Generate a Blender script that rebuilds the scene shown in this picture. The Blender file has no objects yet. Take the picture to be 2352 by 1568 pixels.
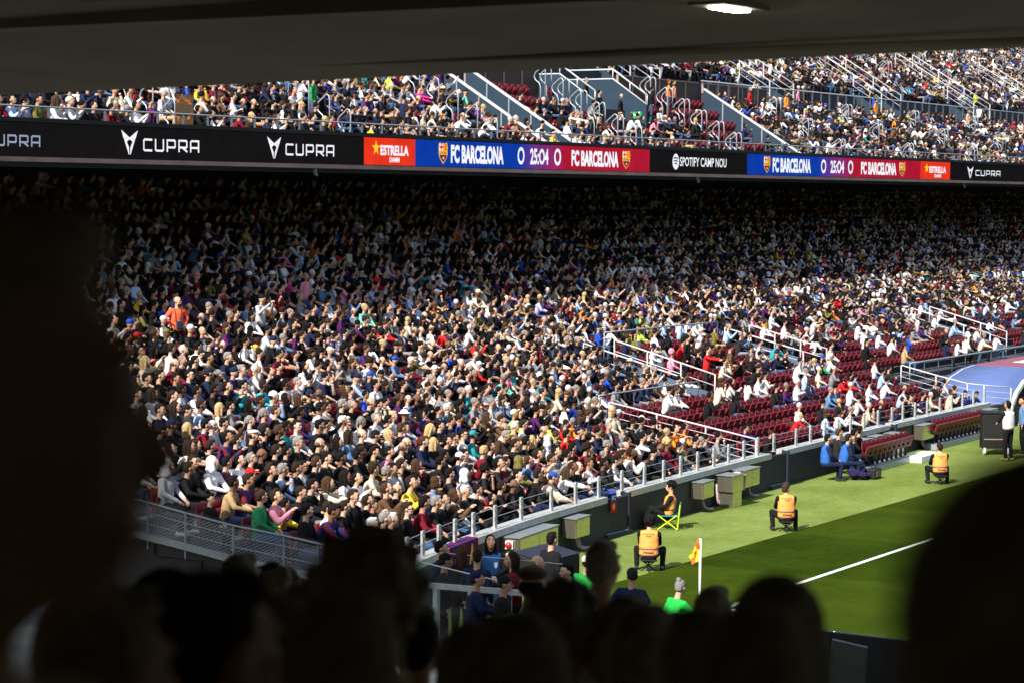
import bpy, bmesh, math, random
import numpy as np
from mathutils import Vector, Matrix
from mathutils.bvhtree import BVHTree
R = math.radians
rng = random.Random(7)
S = bpy.context.scene
COL = S.collection
# ------------------------------------------------------------------ camera
FP = 5200.0
CAM = np.array([-38.6, -19.9, 8.07])
F = FP / 2352.0                      # focal length over picture width
AZ = R(32.1)                             # heading, from +X towards +Y
PITCH = math.atan(334.0 / FP); ROLL = R(0.38)        # looking down
cam = bpy.data.cameras.new("camera"); cam_o = bpy.data.objects.new("camera", cam); COL.objects.link(cam_o)
cam_o.location = CAM
cam.sensor_width = 36.0; cam.lens = 36.0 * F
cam.clip_start = 0.05; cam.clip_end = 2000
cam.dof.use_dof = True; cam.dof.focus_distance = 54.0; cam.dof.aperture_fstop = 3.0
S.camera = cam_o
FWD = np.array([math.cos(AZ) * math.cos(PITCH), math.sin(AZ) * math.cos(PITCH), -math.sin(PITCH)])
RGT = np.array([math.sin(AZ), -math.cos(AZ), 0.0])
UPV = np.cross(RGT, FWD)
RGT, UPV = RGT * math.cos(ROLL) + UPV * math.sin(ROLL), UPV * math.cos(ROLL) - RGT * math.sin(ROLL)
cam_o.rotation_euler = Matrix(np.stack([RGT, UPV, -FWD], 1).tolist()).to_euler()
def ray(px, py):                          # a point of the photograph (2352 wide) as a direction, unit depth
    return FWD + RGT * (px - 1176) / FP + UPV * (784 - py) / FP
def at_z(px, py, z):
    r = ray(px, py); return CAM + r * ((z - CAM[2]) / r[2])
def at_d(px, py, d):
    return CAM + ray(px, py) * d
def at_x(px, py, x):
    r = ray(px, py); return CAM + r * ((x - CAM[0]) / r[0])
def proj(p):
    v = np.asarray(p, float) - CAM; d = v @ FWD
    return 1176 + FP * (v @ RGT) / d, 784 - FP * (v @ UPV) / d, d
# ------------------------------------------------------------------ sky, sun, exposure
SUN_EL = R(43)
w = bpy.data.worlds.new("World"); S.world = w; w.use_nodes = True
nt = w.node_tree; bg = nt.nodes["Background"]
sky = nt.nodes.new("ShaderNodeTexSky"); sky.sky_type = 'NISHITA'; sky.sun_disc = False
sky.sun_elevation = SUN_EL; sky.sun_rotation = R(-90)      # sun towards -X
wb = nt.nodes.new("ShaderNodeMix"); wb.data_type = 'RGBA'; wb.blend_type = 'MULTIPLY'; wb.inputs[0].default_value = 1; wb.inputs[7].default_value = (1.0, .88, .74, 1)
nt.links.new(sky.outputs[0], wb.inputs[6]); nt.links.new(wb.outputs[2], bg.inputs[0]); bg.inputs[1].default_value = 0.15
sun = bpy.data.lights.new("sun", 'SUN'); sun.energy = 3.7; sun.angle = R(0.5); sun.color = (1.0, 0.94, 0.86)
sun_o = bpy.data.objects.new("sun", sun); COL.objects.link(sun_o)
sd = Vector((math.cos(SUN_EL), 0.0, -math.sin(SUN_EL)))    # travels towards +X and down
sun_o.rotation_euler = sd.to_track_quat('-Z', 'Y').to_euler(); sun_o.location = (-100, 0, 100)
S.view_settings.view_transform = 'Standard'; S.view_settings.look = 'None'
S.view_settings.exposure = 1.2; S.view_settings.gamma = 1.0
S.render.engine = 'CYCLES'
S.cycles.max_bounces = 8; S.cycles.diffuse_bounces = 6; S.cycles.transparent_max_bounces = 12
S.cycles.use_denoising = True
S.cycles.caustics_reflective = False; S.cycles.caustics_refractive = False
# ------------------------------------------------------------------ materials
def mat(name, col=(.5, .5, .5), rough=.7, metal=0.0, emit=None, es=1.0, noise=0.0, nscale=3.0, objcol=False, attr=None, spec=.3, bump=0.0):
    m = bpy.data.materials.new(name); m.use_nodes = True
    t = m.node_tree; b = t.nodes["Principled BSDF"]
    b.inputs["Base Color"].default_value = (*col, 1); b.inputs["Roughness"].default_value = rough
    b.inputs["Metallic"].default_value = metal; b.inputs["Specular IOR Level"].default_value = spec
    src = None
    if objcol:
        src = t.nodes.new("ShaderNodeObjectInfo").outputs["Color"]
    if attr:
        a = t.nodes.new("ShaderNodeAttribute"); a.attribute_name = attr; src = a.outputs["Color"]
    if noise > 0:
        tc = t.nodes.new("ShaderNodeTexCoord"); nz = t.nodes.new("ShaderNodeTexNoise")
        nz.inputs["Scale"].default_value = nscale; nz.inputs["Detail"].default_value = 6
        t.links.new(tc.outputs["Object"], nz.inputs["Vector"])
        mr = t.nodes.new("ShaderNodeMapRange"); mr.inputs[1].default_value = .3; mr.inputs[2].default_value = .7
        mr.inputs[3].default_value = 1 - noise; mr.inputs[4].default_value = 1 + noise
        t.links.new(nz.outputs["Fac"], mr.inputs[0])
        mx = t.nodes.new("ShaderNodeMix"); mx.data_type = 'RGBA'; mx.blend_type = 'MULTIPLY'; mx.inputs[0].default_value = 1
        if src: t.links.new(src, mx.inputs[6])
        else: mx.inputs[6].default_value = (*col, 1)
        t.links.new(mr.outputs[0], mx.inputs[7]); src = mx.outputs[2]
        if bump > 0:
            bp = t.nodes.new("ShaderNodeBump"); bp.inputs["Strength"].default_value = bump; bp.inputs["Distance"].default_value = .02
            t.links.new(nz.outputs["Fac"], bp.inputs["Height"]); t.links.new(bp.outputs[0], b.inputs["Normal"])
    if src and not emit: t.links.new(src, b.inputs["Base Color"])
    if emit:
        b.inputs["Base Color"].default_value = (.004, .004, .004, 1)
        if src: t.links.new(src, b.inputs["Emission Color"])
        else: b.inputs["Emission Color"].default_value = (*emit, 1)
        b.inputs["Emission Strength"].default_value = es
    return m
def grass_mat(name, a, b_, stripe=0.0, width=5.5):
    m = mat(name, a, .95, spec=.02); t = m.node_tree; b = t.nodes["Principled BSDF"]
    tc = t.nodes.new("ShaderNodeTexCoord")
    def nz(scale, detail):
        n = t.nodes.new("ShaderNodeTexNoise"); n.inputs["Scale"].default_value = scale; n.inputs["Detail"].default_value = detail
        t.links.new(tc.outputs["Object"], n.inputs["Vector"]); return n.outputs["Fac"]
    n1, n2, n3 = nz(.5, 4), nz(22, 3), nz(4, 5)
    add = t.nodes.new("ShaderNodeMath"); add.operation = 'MULTIPLY_ADD'; add.inputs[1].default_value = .9
    t.links.new(n2, add.inputs[0]); t.links.new(n1, add.inputs[2])
    add2 = t.nodes.new("ShaderNodeMath"); add2.operation = 'MULTIPLY_ADD'; add2.inputs[1].default_value = .45
    t.links.new(n3, add2.inputs[0]); t.links.new(add.outputs[0], add2.inputs[2])
    fac = add2.outputs[0]
    if stripe > 0:
        sx = t.nodes.new("ShaderNodeSeparateXYZ"); t.links.new(tc.outputs["Object"], sx.inputs[0])
        wv = t.nodes.new("ShaderNodeMath"); wv.operation = 'MULTIPLY'; wv.inputs[1].default_value = math.pi / width
        t.links.new(sx.outputs[0], wv.inputs[0])
        sn = t.nodes.new("ShaderNodeMath"); sn.operation = 'SINE'; t.links.new(wv.outputs[0], sn.inputs[0])
        mr2 = t.nodes.new("ShaderNodeMapRange"); mr2.inputs[1].default_value = -.12; mr2.inputs[2].default_value = .12
        mr2.inputs[3].default_value = -stripe; mr2.inputs[4].default_value = stripe
        t.links.new(sn.outputs[0], mr2.inputs[0])
        ad = t.nodes.new("ShaderNodeMath"); ad.operation = 'ADD'; t.links.new(fac, ad.inputs[0]); t.links.new(mr2.outputs[0], ad.inputs[1])
        fac = ad.outputs[0]
    mr = t.nodes.new("ShaderNodeMapRange"); mr.inputs[1].default_value = .85; mr.inputs[2].default_value = 1.55
    t.links.new(fac, mr.inputs[0])
    mx = t.nodes.new("ShaderNodeMix"); mx.data_type = 'RGBA'; mx.inputs[6].default_value = (*a, 1); mx.inputs[7].default_value = (*b_, 1)
    t.links.new(mr.outputs[0], mx.inputs[0]); t.links.new(mx.outputs[2], b.inputs["Base Color"])
    bp = t.nodes.new("ShaderNodeBump"); bp.inputs["Strength"].default_value = .6; bp.inputs["Distance"].default_value = .03
    t.links.new(n2, bp.inputs["Height"]); t.links.new(bp.outputs[0], b.inputs["Normal"])
    return m
M = {}
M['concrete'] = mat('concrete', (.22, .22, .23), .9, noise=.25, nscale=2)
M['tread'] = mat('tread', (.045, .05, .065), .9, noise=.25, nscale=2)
M['step_blue'] = mat('step_blue', (.075, .11, .17), .8, noise=.15)
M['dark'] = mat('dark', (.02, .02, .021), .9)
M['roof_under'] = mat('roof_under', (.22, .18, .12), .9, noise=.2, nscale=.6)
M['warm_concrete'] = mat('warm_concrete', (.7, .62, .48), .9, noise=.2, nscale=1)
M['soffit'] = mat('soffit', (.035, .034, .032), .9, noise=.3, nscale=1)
M['black'] = mat('black', (.012, .012, .013), .6)
M['navy'] = mat('navy', (.018, .021, .034), .6, noise=.12, nscale=4)
M['navy_blue'] = mat('navy_blue', (.014, .034, .058), .7, noise=.1)
M['steel'] = mat('steel', (.55, .56, .57), .42, metal=.65, noise=.12, nscale=25)
M['galv'] = mat('galv', (.48, .5, .5), .5, metal=.35, noise=.18, nscale=12)
M['white_rail'] = mat('white_rail', (.5, .51, .52), .4, noise=.05)
M['grey_rail'] = mat('grey_rail', (.3, .34, .39), .45, metal=.3)
M['cabinet'] = mat('cabinet', (.72, .68, .5), .22, metal=.92, noise=.08, nscale=6)
M['red'] = mat('red', (.55, .02, .015), .4)
M['red_lens'] = mat('red_lens', (.5, .02, .02), .2, spec=.6)
M['seat'] = mat('seat', (.135, .008, .014), .5, noise=.2, nscale=5, spec=.25)
M['seat_black'] = mat('seat_black', (.015, .013, .014), .6)
M['white'] = mat('white', (.78, .78, .76), .7)
M['line'] = mat('line', (.72, .74, .7), .9, noise=.12, nscale=9)
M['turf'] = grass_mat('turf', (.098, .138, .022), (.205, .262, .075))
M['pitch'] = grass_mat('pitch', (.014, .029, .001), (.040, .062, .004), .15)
M['orange_vest'] = mat('orange_vest', (.95, .31, .065), .7, noise=.1, nscale=12, bump=.4)
M['grey_band'] = mat('grey_band', (.13, .12, .12), .5)
M['ink'] = mat('ink', (.03, .02, .03), .8)
M['purple_ink'] = mat('purple_ink', (.42, .2, .4), .8)
M['pipe'] = mat('pipe', (.4, .3, .33), .6)
M['cardboard'] = mat('cardboard', (.42, .27, .2), .9)
M['dull_steel'] = mat('dull_steel', (.2, .23, .24), .5, metal=.3, noise=.15, nscale=8)
M['mid_concrete'] = mat('mid_concrete', (.55, .48, .37), .9, noise=.25, nscale=1.5)
M['screen_grey'] = mat('screen_grey', (.05, .05, .055), .4, noise=.2, nscale=3)
M['lime'] = mat('lime', (.55, .72, .02), .5)
M['teal_cloth'] = mat('teal_cloth', (.03, .25, .3), .8)
M['flag'] = mat('flag', (.9, .13, .02), .8)
M['flag_yellow'] = mat('flag_yellow', (.72, .78, .03), .8)
M['canopy_blue'] = mat('canopy_blue', (.085, .13, .30), .6, noise=.06, spec=.3)
M['canopy_maroon'] = mat('canopy_maroon', (.22, .07, .10), .5, noise=.08)
M['panel'] = mat('panel', (.055, .04, .035), .6)
M['panel_frame'] = mat('panel_frame', (.3, .22, .2), .5)
M['strip'] = mat('strip', (.34, .22, .18), .7, noise=.2, nscale=1.5)
M['glass'] = None
g = bpy.data.materials.new('glass'); g.use_nodes = True; gt = g.node_tree; gt.nodes.clear()
go = gt.nodes.new("ShaderNodeOutputMaterial"); gm = gt.nodes.new("ShaderNodeMixShader"); ga = gt.nodes.new("ShaderNodeBsdfTransparent"); gg = gt.nodes.new("ShaderNodeBsdfGlossy")
ga.inputs[0].default_value = (.88, .92, .92, 1); gg.inputs["Roughness"].default_value = .02; gm.inputs[0].default_value = .05
gt.links.new(ga.outputs[0], gm.inputs[1]); gt.links.new(gg.outputs[0], gm.inputs[2]); gt.links.new(gm.outputs[0], go.inputs[0]); M['glass'] = g
g2 = g.copy(); g2.name = 'amber_glass'; M['amber_glass'] = g2
for n in g2.node_tree.nodes:
    if n.type == 'BSDF_TRANSPARENT': n.inputs[0].default_value = (.75, .42, .08, 1)
M['led'] = mat('led', emit=(1, 1, 1), es=.44, noise=.12, nscale=2.2, attr='col', spec=0.0, rough=1)
M['exit'] = mat('exit', emit=(.0, .35, .12), es=.7)
M['exit_white'] = mat('exit_white', emit=(.9, 1, .9), es=.8)
M['lamp'] = mat('lamp', emit=(1, .95, .88), es=40)
M['cloth'] = mat('cloth', objcol=True, rough=.9, spec=.12, noise=.16, nscale=9, bump=.5)
M['skin'] = mat('skin', objcol=True, rough=.6, spec=.25, noise=.06, nscale=10)
M['hair'] = mat('hair', objcol=True, rough=.8, spec=.12, noise=.35, nscale=28, bump=.6)
M['feature'] = mat('feature', (.02, .012, .01), .5)
M['lip'] = mat('lip', (.28, .08, .07), .5)
M['lens'] = mat('lens', (.01, .01, .012), .15, spec=.6)
M['crowd'] = mat('crowd', attr='col', rough=.88, spec=.12, noise=.14, nscale=7)
M['seatcol'] = M['seat']
# striped club shirt: blue and garnet bands in the cloth
j = mat('striped_cloth', (.02, .05, .3), .8); t = j.node_tree; b = t.nodes["Principled BSDF"]
tc = t.nodes.new("ShaderNodeTexCoord"); sx = t.nodes.new("ShaderNodeSeparateXYZ"); t.links.new(tc.outputs["Object"], sx.inputs[0])
wv = t.nodes.new("ShaderNodeMath"); wv.operation = 'MULTIPLY'; wv.inputs[1].default_value = math.pi / .075; t.links.new(sx.outputs[0], wv.inputs[0])
sn = t.nodes.new("ShaderNodeMath"); sn.operation = 'SINE'; t.links.new(wv.outputs[0], sn.inputs[0])
st = t.nodes.new("ShaderNodeMath"); st.operation = 'GREATER_THAN'; st.inputs[1].default_value = 0; t.links.new(sn.outputs[0], st.inputs[0])
mx = t.nodes.new("ShaderNodeMix"); mx.data_type = 'RGBA'; mx.inputs[6].default_value = (.01, .022, .16, 1); mx.inputs[7].default_value = (.12, .006, .018, 1)
t.links.new(st.outputs[0], mx.inputs[0]); t.links.new(mx.outputs[2], b.inputs["Base Color"]); M['jersey'] = j
# ------------------------------------------------------------------ mesh builder
class MB:
    def __init__(s): s.v = []; s.f = []; s.m = []; s.c = []; s.n = 0
    def add(s, v, f, mi=0, col=None):
        v = np.asarray(v, float).reshape(-1, 3)
        for q in f: s.f.append(tuple(int(i) + s.n for i in q)); s.m.append(mi)
        s.v.append(v); s.n += len(v)
        if col is not None: s.c.append(np.tile(np.array([*col, 1.0]), (len(v), 1)))
        return s
    def box(s, c, d, rz=0.0, mi=0, rot=None, col=None):
        x, y, z = np.array(d) / 2
        v = np.array([[a * x, b * y, e * z] for a in (-1, 1) for b in (-1, 1) for e in (-1, 1)])
        if rot is None: rot = np.array(Matrix.Rotation(rz, 3, 'Z'))
        v = v @ np.array(rot).T + np.array(c)
        return s.add(v, [(0, 1, 3, 2), (4, 6, 7, 5), (0, 4, 5, 1), (2, 3, 7, 6), (0, 2, 6, 4), (1, 5, 7, 3)], mi, col)
    def bar(s, p, q, w_, h, mi=0):         # a box-section bar between two points
        p = np.array(p, float); q = np.array(q, float); d = q - p; L = np.linalg.norm(d); d /= L
        a = np.cross(d, [0, 0, 1.0]); 
        if np.linalg.norm(a) < 1e-4: a = np.array([1.0, 0, 0])
        a /= np.linalg.norm(a); b_ = np.cross(a, d)
        return s.box((p + q) / 2, (L, w_, h), mi=mi, rot=np.stack([d, a, b_], 1))
    def tube(s, pts, r, n=8, mi=0, cap=True):
        pts = np.array(pts, float); k = len(pts); rr = np.full(k, r) if np.isscalar(r) else np.array(r)
        T = np.gradient(pts, axis=0); T /= np.linalg.norm(T, axis=1)[:, None]
        up = np.array([0, 0, 1.0]) if abs(T[0][2]) < .9 else np.array([1.0, 0, 0])
        V = []
        for i in range(k):
            a = np.cross(T[i], up); a /= (np.linalg.norm(a) + 1e-9); b_ = np.cross(a, T[i]); up = b_
            for j_ in range(n):
                th = 2 * math.pi * j_ / n; V.append(pts[i] + rr[i] * (a * math.cos(th) + b_ * math.sin(th)))
        f = [(i * n + j_, i * n + (j_ + 1) % n, (i + 1) * n + (j_ + 1) % n, (i + 1) * n + j_) for i in range(k - 1) for j_ in range(n)]
        if cap: f += [tuple(range(n - 1, -1, -1)), tuple((k - 1) * n + j_ for j_ in range(n))]
        return s.add(V, f, mi)
    def ell(s, c, r, n=12, m=8, rot=None, mi=0, col=None):
        V = [[0, 0, 1.0]]
        for i in range(1, m):
            ph = math.pi * i / m
            for j_ in range(n): V.append([math.sin(ph) * math.cos(2 * math.pi * j_ / n), math.sin(ph) * math.sin(2 * math.pi * j_ / n), math.cos(ph)])
        V.append([0, 0, -1.0]); V = np.array(V) * np.array(r)
        if rot is not None: V = V @ np.array(rot).T
        V = V + np.array(c); f = []
        for j_ in range(n):
            k = (j_ + 1) % n; f.append((0, 1 + j_, 1 + k))
            for i in range(m - 2): f.append((1 + i * n + j_, 1 + (i + 1) * n + j_, 1 + (i + 1) * n + k, 1 + i * n + k))
            f.append((len(V) - 1, 1 + (m - 2) * n + k, 1 + (m - 2) * n + j_))
        return s.add(V, f, mi, col)
    def caps(s, p, q, r0, r1, n=10, sx=1.0, ax=(1, 0, 0), mi=0, cr=2, col=None, mid=0):
        p = np.array(p, float); q = np.array(q, float); d = q - p; L = np.linalg.norm(d) + 1e-9; d = d / L
        a = np.array(ax, float); a = a - d * (a @ d)
        if np.linalg.norm(a) < 1e-3: a = np.cross(d, [0, 1.0, .2])
        a /= np.linalg.norm(a); b_ = np.cross(d, a); V = []; rings = []
        for i in range(cr): th = math.pi / 2 * (1 - (i + .5) / cr) ; rings.append((-math.sin(th) * r0 / L, r0 * math.cos(th)))
        for i in range(mid + 2): u = i / (mid + 1); rings.append((u, r0 + (r1 - r0) * u))
        for i in range(cr): th = math.pi / 2 * ((i + .5) / cr); rings.append((1 + math.sin(th) * r1 / L, r1 * math.cos(th)))
        for u, r in rings:
            for j_ in range(n):
                t_ = 2 * math.pi * j_ / n; V.append(p + d * L * u + r * (sx * a * math.cos(t_) + b_ * math.sin(t_)))
        k = len(rings)
        f = [(i * n + j_, i * n + (j_ + 1) % n, (i + 1) * n + (j_ + 1) % n, (i + 1) * n + j_) for i in range(k - 1) for j_ in range(n)]
        f += [tuple(range(n - 1, -1, -1)), tuple((k - 1) * n + j_ for j_ in range(n))]
        return s.add(V, f, mi, col)
    def arrays(s): return (np.concatenate(s.v) if s.v else np.zeros((0, 3))), s.f
    def mesh(s, name, mats, smooth=False):
        me = bpy.data.meshes.new(name); v, f = s.arrays()
        me.from_pydata(v.tolist(), [], f)
        for m_ in mats: me.materials.append(m_)
        if len(mats) > 1: me.polygons.foreach_set("material_index", np.array(s.m, dtype=np.int32))
        if smooth: me.polygons.foreach_set("use_smooth", np.ones(len(f), dtype=bool))
        if s.c:
            a = me.attributes.new("col", 'FLOAT_COLOR', 'POINT'); a.data.foreach_set("color", np.concatenate(s.c).astype(np.float32).ravel())
        me.update(); return me
    def obj(s, name, mats, parent=None, smooth=False, loc=None):
        if not isinstance(mats, (list, tuple)): mats = [mats]
        return link(name, s.mesh(name, mats, smooth), parent, loc)
def link(name, data, parent=None, loc=None):
    o = bpy.data.objects.new(name, data); COL.objects.link(o)
    if parent: o.parent = parent
    if loc is not None: o.location = loc
    return o
def empty(name, loc=(0, 0, 0)):
    o = bpy.data.objects.new(name, None); COL.objects.link(o); o.location = loc; o.empty_display_size = .2; return o
def tag(o, label=None, cat=None, group=None, kind=None):
    if label: o['label'] = label
    if cat: o['category'] = cat
    if group: o['group'] = group
    if kind: o['kind'] = kind
    return o
def rel(o, root):                         # the child keeps its place in the world under a root that was moved
    o.parent = root; o.matrix_parent_inverse = Matrix.Translation(root.location).inverted(); return o
def bevel(o, w_=.01, n=2):
    m_ = o.modifiers.new("bevel", 'BEVEL'); m_.width = w_; m_.segments = n; m_.limit_method = 'ANGLE'; return o
def text_geo(s_, bold=0.0):
    c = bpy.data.curves.new('t', 'FONT'); c.body = s_; c.offset = bold; c.resolution_u = 3
    o = bpy.data.objects.new('t', c); COL.objects.link(o); bpy.context.view_layer.update()
    me = bpy.data.meshes.new_from_object(o.evaluated_get(bpy.context.evaluated_depsgraph_get()))
    v = np.array([x.co[:] for x in me.vertices]); f = [tuple(p.vertices) for p in me.polygons]
    bpy.data.objects.remove(o); bpy.data.curves.remove(c); bpy.data.meshes.remove(me)
    lo, hi = v.min(0), v.max(0); v = (v - lo) / np.maximum(hi - lo, 1e-6); v[:, 2] = 0
    return v, f
# ------------------------------------------------------------------ ground
def sheet(name, x0, x1, y0, y1, z, m, kind='structure'):
    mb = MB().add([[x0, y0, z], [x1, y0, z], [x1, y1, z], [x0, y1, z]], [(0, 1, 2, 3)])
    return tag(mb.obj(name, m), kind=kind)
sheet('ground', -600, 900, -600, 700, -.012, M['concrete'])
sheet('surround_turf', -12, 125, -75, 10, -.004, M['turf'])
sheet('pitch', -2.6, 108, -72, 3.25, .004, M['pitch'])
mb = MB()
mb.box((52.5, 0, .010), (105, .12, .004)); mb.box((0, -34.06, .010), (.12, 68, .004))
th = [math.pi * 1.5 + math.pi / 2 * i / 12 for i in range(13)]
for a, b_ in zip(th[:-1], th[1:]):
    q = [[math.cos(x) * r_, math.sin(x) * r_, .012] for x, r_ in ((a, .94), (b_, .94), (b_, 1.06), (a, 1.06))]; mb.add(q, [(0, 1, 2, 3)])
tag(mb.obj('pitch_line', M['line']), kind='structure')
# ------------------------------------------------------------------ stand geometry
def g_wall(x): return .25 - .00145 * max(0, 38 - x) ** 2 - .008 * max(0, 6 - x) ** 2
def g_led(x): return 0.0
ROW = .92; T0 = 7.35
def z_low(t): return .45 + .18 * t + .006 * t * t
def row_low(i, x):                        # seat position (back of knees) of row i of the lower tier
    t = .60 + ROW * i; k = min(1, t / 11.5)
    return 7.75 + t + (1 - k) * g_wall(x), z_low(ROW * i + .1)
NLOW = 25
UPY = 21.0
def row_up(i, x):
    if i < 6: return UPY + .75 + .8 * i + g_led(x), 9.2 + .47 * i
    return UPY + .75 + .8 * 6 + 1.9 + .8 * (i - 6) + g_led(x), 9.2 + .47 * 6 + 1.25 + .47 * (i - 6)
NUP = 25
def terrace(name, rows, n, xs, m, back=None):
    mb = MB(); V = []; nx = len(xs)
    prof = []
    for i in range(n):
        prof.append((i, -.46, 0)); prof.append((i, .44, 0))
    pts = []
    for x in xs:
        col = []
        for i, dy, _ in prof:
            y, z = rows(i, x); col.append((x, y + dy, z))
        for k in range(1, len(col) - 1, 2):            # tread end meets the next riser exactly
            col[k] = (col[k][0], col[k + 1][1], col[k][2])
        pts.append(col)
    pts = np.array(pts); k = pts.shape[1]
    f = [((a) * k + b_, (a + 1) * k + b_, (a + 1) * k + b_ + 1, a * k + b_ + 1) for a in range(nx - 1) for b_ in range(k - 1)]
    mb.add(pts.reshape(-1, 3), f)
    return tag(mb.obj(name, m), kind='structure')
XS = [-5 + 2.0 * i for i in range(83)]
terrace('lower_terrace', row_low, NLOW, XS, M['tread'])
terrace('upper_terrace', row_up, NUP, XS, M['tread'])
# back wall below the upper tier, slab soffit under the upper tier
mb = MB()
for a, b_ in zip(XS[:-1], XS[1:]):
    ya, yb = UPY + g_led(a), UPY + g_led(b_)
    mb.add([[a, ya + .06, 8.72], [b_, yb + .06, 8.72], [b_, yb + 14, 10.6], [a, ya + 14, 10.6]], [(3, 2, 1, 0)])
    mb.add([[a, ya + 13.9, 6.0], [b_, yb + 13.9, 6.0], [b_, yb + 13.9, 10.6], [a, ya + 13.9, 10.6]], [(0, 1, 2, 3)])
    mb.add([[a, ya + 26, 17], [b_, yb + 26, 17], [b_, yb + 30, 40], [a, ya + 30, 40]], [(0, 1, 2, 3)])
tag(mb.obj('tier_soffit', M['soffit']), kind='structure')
# the corner gap end of the stand
# ------------------------------------------------------------------ pitch-side wall
wall = tag(empty('perimeter_wall', (15, 7, 0)), 'long dark navy pitch-side wall with a pale metal coping below the stand', 'wall')
def ywall(x): return 7.5 + g_wall(x)
xsW = [-4.6 + .7 * i for i in range(8)] + [1 + 1.0 * i for i in range(40)]
mb = MB(); cp = MB()
GATES = [(7.55, 8.75), (18.05, 19.2)]
WH = .86
for a, b_ in zip(xsW[:-1], xsW[1:]):
    A, B = (a, ywall(a)), (b_, ywall(b_))
    v = [[A[0], A[1], -.02], [B[0], B[1], -.02], [B[0], B[1], WH], [A[0], A[1], WH], [A[0], A[1] + .2, -.02], [B[0], B[1] + .2, -.02], [B[0], B[1] + .2, WH], [A[0], A[1] + .2, WH]]
    mb.add(v, [(0, 1, 2, 3), (5, 4, 7, 6), (3, 2, 6, 7)])
def coping(x0, x1):
    n = max(2, int((x1 - x0) / .7)); q = [x0 + (x1 - x0) * i / n for i in range(n + 1)]
    V = []
    for x in q:
        y = ywall(x); V += [[x, y - .05, WH + .002], [x, y - .05, WH + .15], [x, y + .30, WH + .15], [x, y + .30, WH + .002]]
    f = [(i * 4 + j_, (i + 1) * 4 + j_, (i + 1) * 4 + (j_ + 1) % 4, i * 4 + (j_ + 1) % 4) for i in range(n) for j_ in range(4)]
    f += [(0, 1, 2, 3), (n * 4 + 3, n * 4 + 2, n * 4 + 1, n * 4)]
    o = MB().add(V, f).obj('coping', M['galv']); rel(o, wall)
rel(mb.obj('wall_body', M['navy']), wall)
edges = [-4.6] + [e for g_ in GATES for e in g_] + [27.4, 27.5, 40]
for a, b_ in ((edges[0], edges[1]), (edges[2], edges[3]), (edges[4], 27.4), (27.9, 36.8)): coping(a, b_)
for gx0, gx1 in GATES + [(27.4, 27.9)]:
    m_ = MB(); xm = (gx0 + gx1) / 2; L = gx1 - gx0
    m_.box((xm, ywall(xm) + .04, .47), (L - .03, .14, .9)); m_.box((gx1 - .05, ywall(gx1) - .02, .5), (.09, .2, .98), mi=0)
    rel(m_.obj('gate', M['navy']), wall)
    m_ = MB().box((xm, ywall(xm) - .04, .1), (L - .12, .03, .02)); rel(m_.obj('kick_plate', M['steel']), wall)
    m_ = MB().box((xm, ywall(xm) - .06, .04), (L, .12, .11)); rel(m_.obj('threshold', M['navy_blue']), wall)
post_px = [937, 973, 1010, 1047, 1089, 1139, 1199, 1268, 1324, 1377, 1430, 1482, 1526, 1565, 1604, 1641, 1675, 1710, 1742, 1779, 1830, 1863, 1896, 1926, 1955, 1986, 2018, 2050, 2075, 2103, 2131, 2160, 2187, 2212, 2237, 2262]
def x_on_wall(px, z, dy=.1):
    lo, hi = -8.0, 60.0
    for _ in range(50):
        m_ = (lo + hi) / 2; q = proj((m_, ywall(m_) + dy, z))
        lo, hi = (m_, hi) if q[0] < px else (lo, m_)
    return lo
pxs = [x_on_wall(p, WH + .15) for p in post_px]
for x in pxs:
    m_ = MB().box((x, ywall(x) + .12, WH + .15 + .25), (.09, .05, .5)); m_.box((x, ywall(x) + .12, WH + .155), (.15, .12, .012))
    m_.box((x, ywall(x) + .09, WH + .55), (.02, .012, .02), mi=0)
    rel(m_.obj('post', M['galv']), wall)
m_ = MB()
for h in (.3, .5):
    for a, b_ in zip(pxs[:-1], pxs[1:]): m_.tube([(a, ywall(a) + .12, WH + .1 + h), (b_, ywall(b_) + .12, WH + .1 + h)], .006, 5, cap=False)
rel(m_.obj('wire', M['steel']), wall)
# ------------------------------------------------------------------ cabinets on the wall
def cabinet(px0, px1, zt, zb, dep, label, doors=2, sirens=0, legs=0):
    x0, x1 = x_on_wall(px0 + 8, (zt + zb) / 2, -dep), x_on_wall(px1, (zt + zb) / 2, -dep)
    xm = (x0 + x1) / 2; L = x1 - x0; yb = ywall(xm) - .015; sl = math.atan2(ywall(xm + .5) - ywall(xm - .5), 1.0)
    r = tag(empty('wall_cabinet', (xm, yb, zb)), label, 'cabinet', 'metal cabinets along the pitch-side wall'); r.rotation_euler.z = sl
    b_ = bevel(MB().box((0, -dep / 2, (zt - zb) / 2), (L, dep, zt - zb)).obj('body', M['cabinet'], r), .012)
    b2 = MB().box((0, -dep / 2 - .01, zt - zb + .012), (L + .05, dep + .06, .02)).obj('top', M['dull_steel'], r)
    for k in range(doors):
        w_ = (L - .04) / doors
        d = bevel(MB().box((-L / 2 + .02 + w_ * (k + .5), -dep - .012, (zt - zb) / 2), (w_ - .01, .02, zt - zb - .05)).obj('door', M['cabinet'], r), .004)
        hx = (-L / 2 + .02 + w_ * (k + .5)) + (w_ / 2 - .05) * (1 if k == 0 else -1)
        MB().ell((hx, -dep - .03, (zt - zb) / 2), (.014, .014, .014), 8, 6).obj('lock', M['steel'], d)
    for k in range(sirens):
        zz = (zt - zb) * (.74 if k == 0 else .26)
        s_ = MB().box((-L / 2 - .03, -dep / 2, zz), (.06, .17, .17)).obj('socket_plate', M['white'], r)
        m_ = MB(); m_.tube([(-L / 2 - .06, -dep / 2, zz), (-L / 2 - .13, -dep / 2, zz)], [.075, .06], 14)
        m_.obj('siren', M['red_lens'], r, True)
    return r
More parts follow.
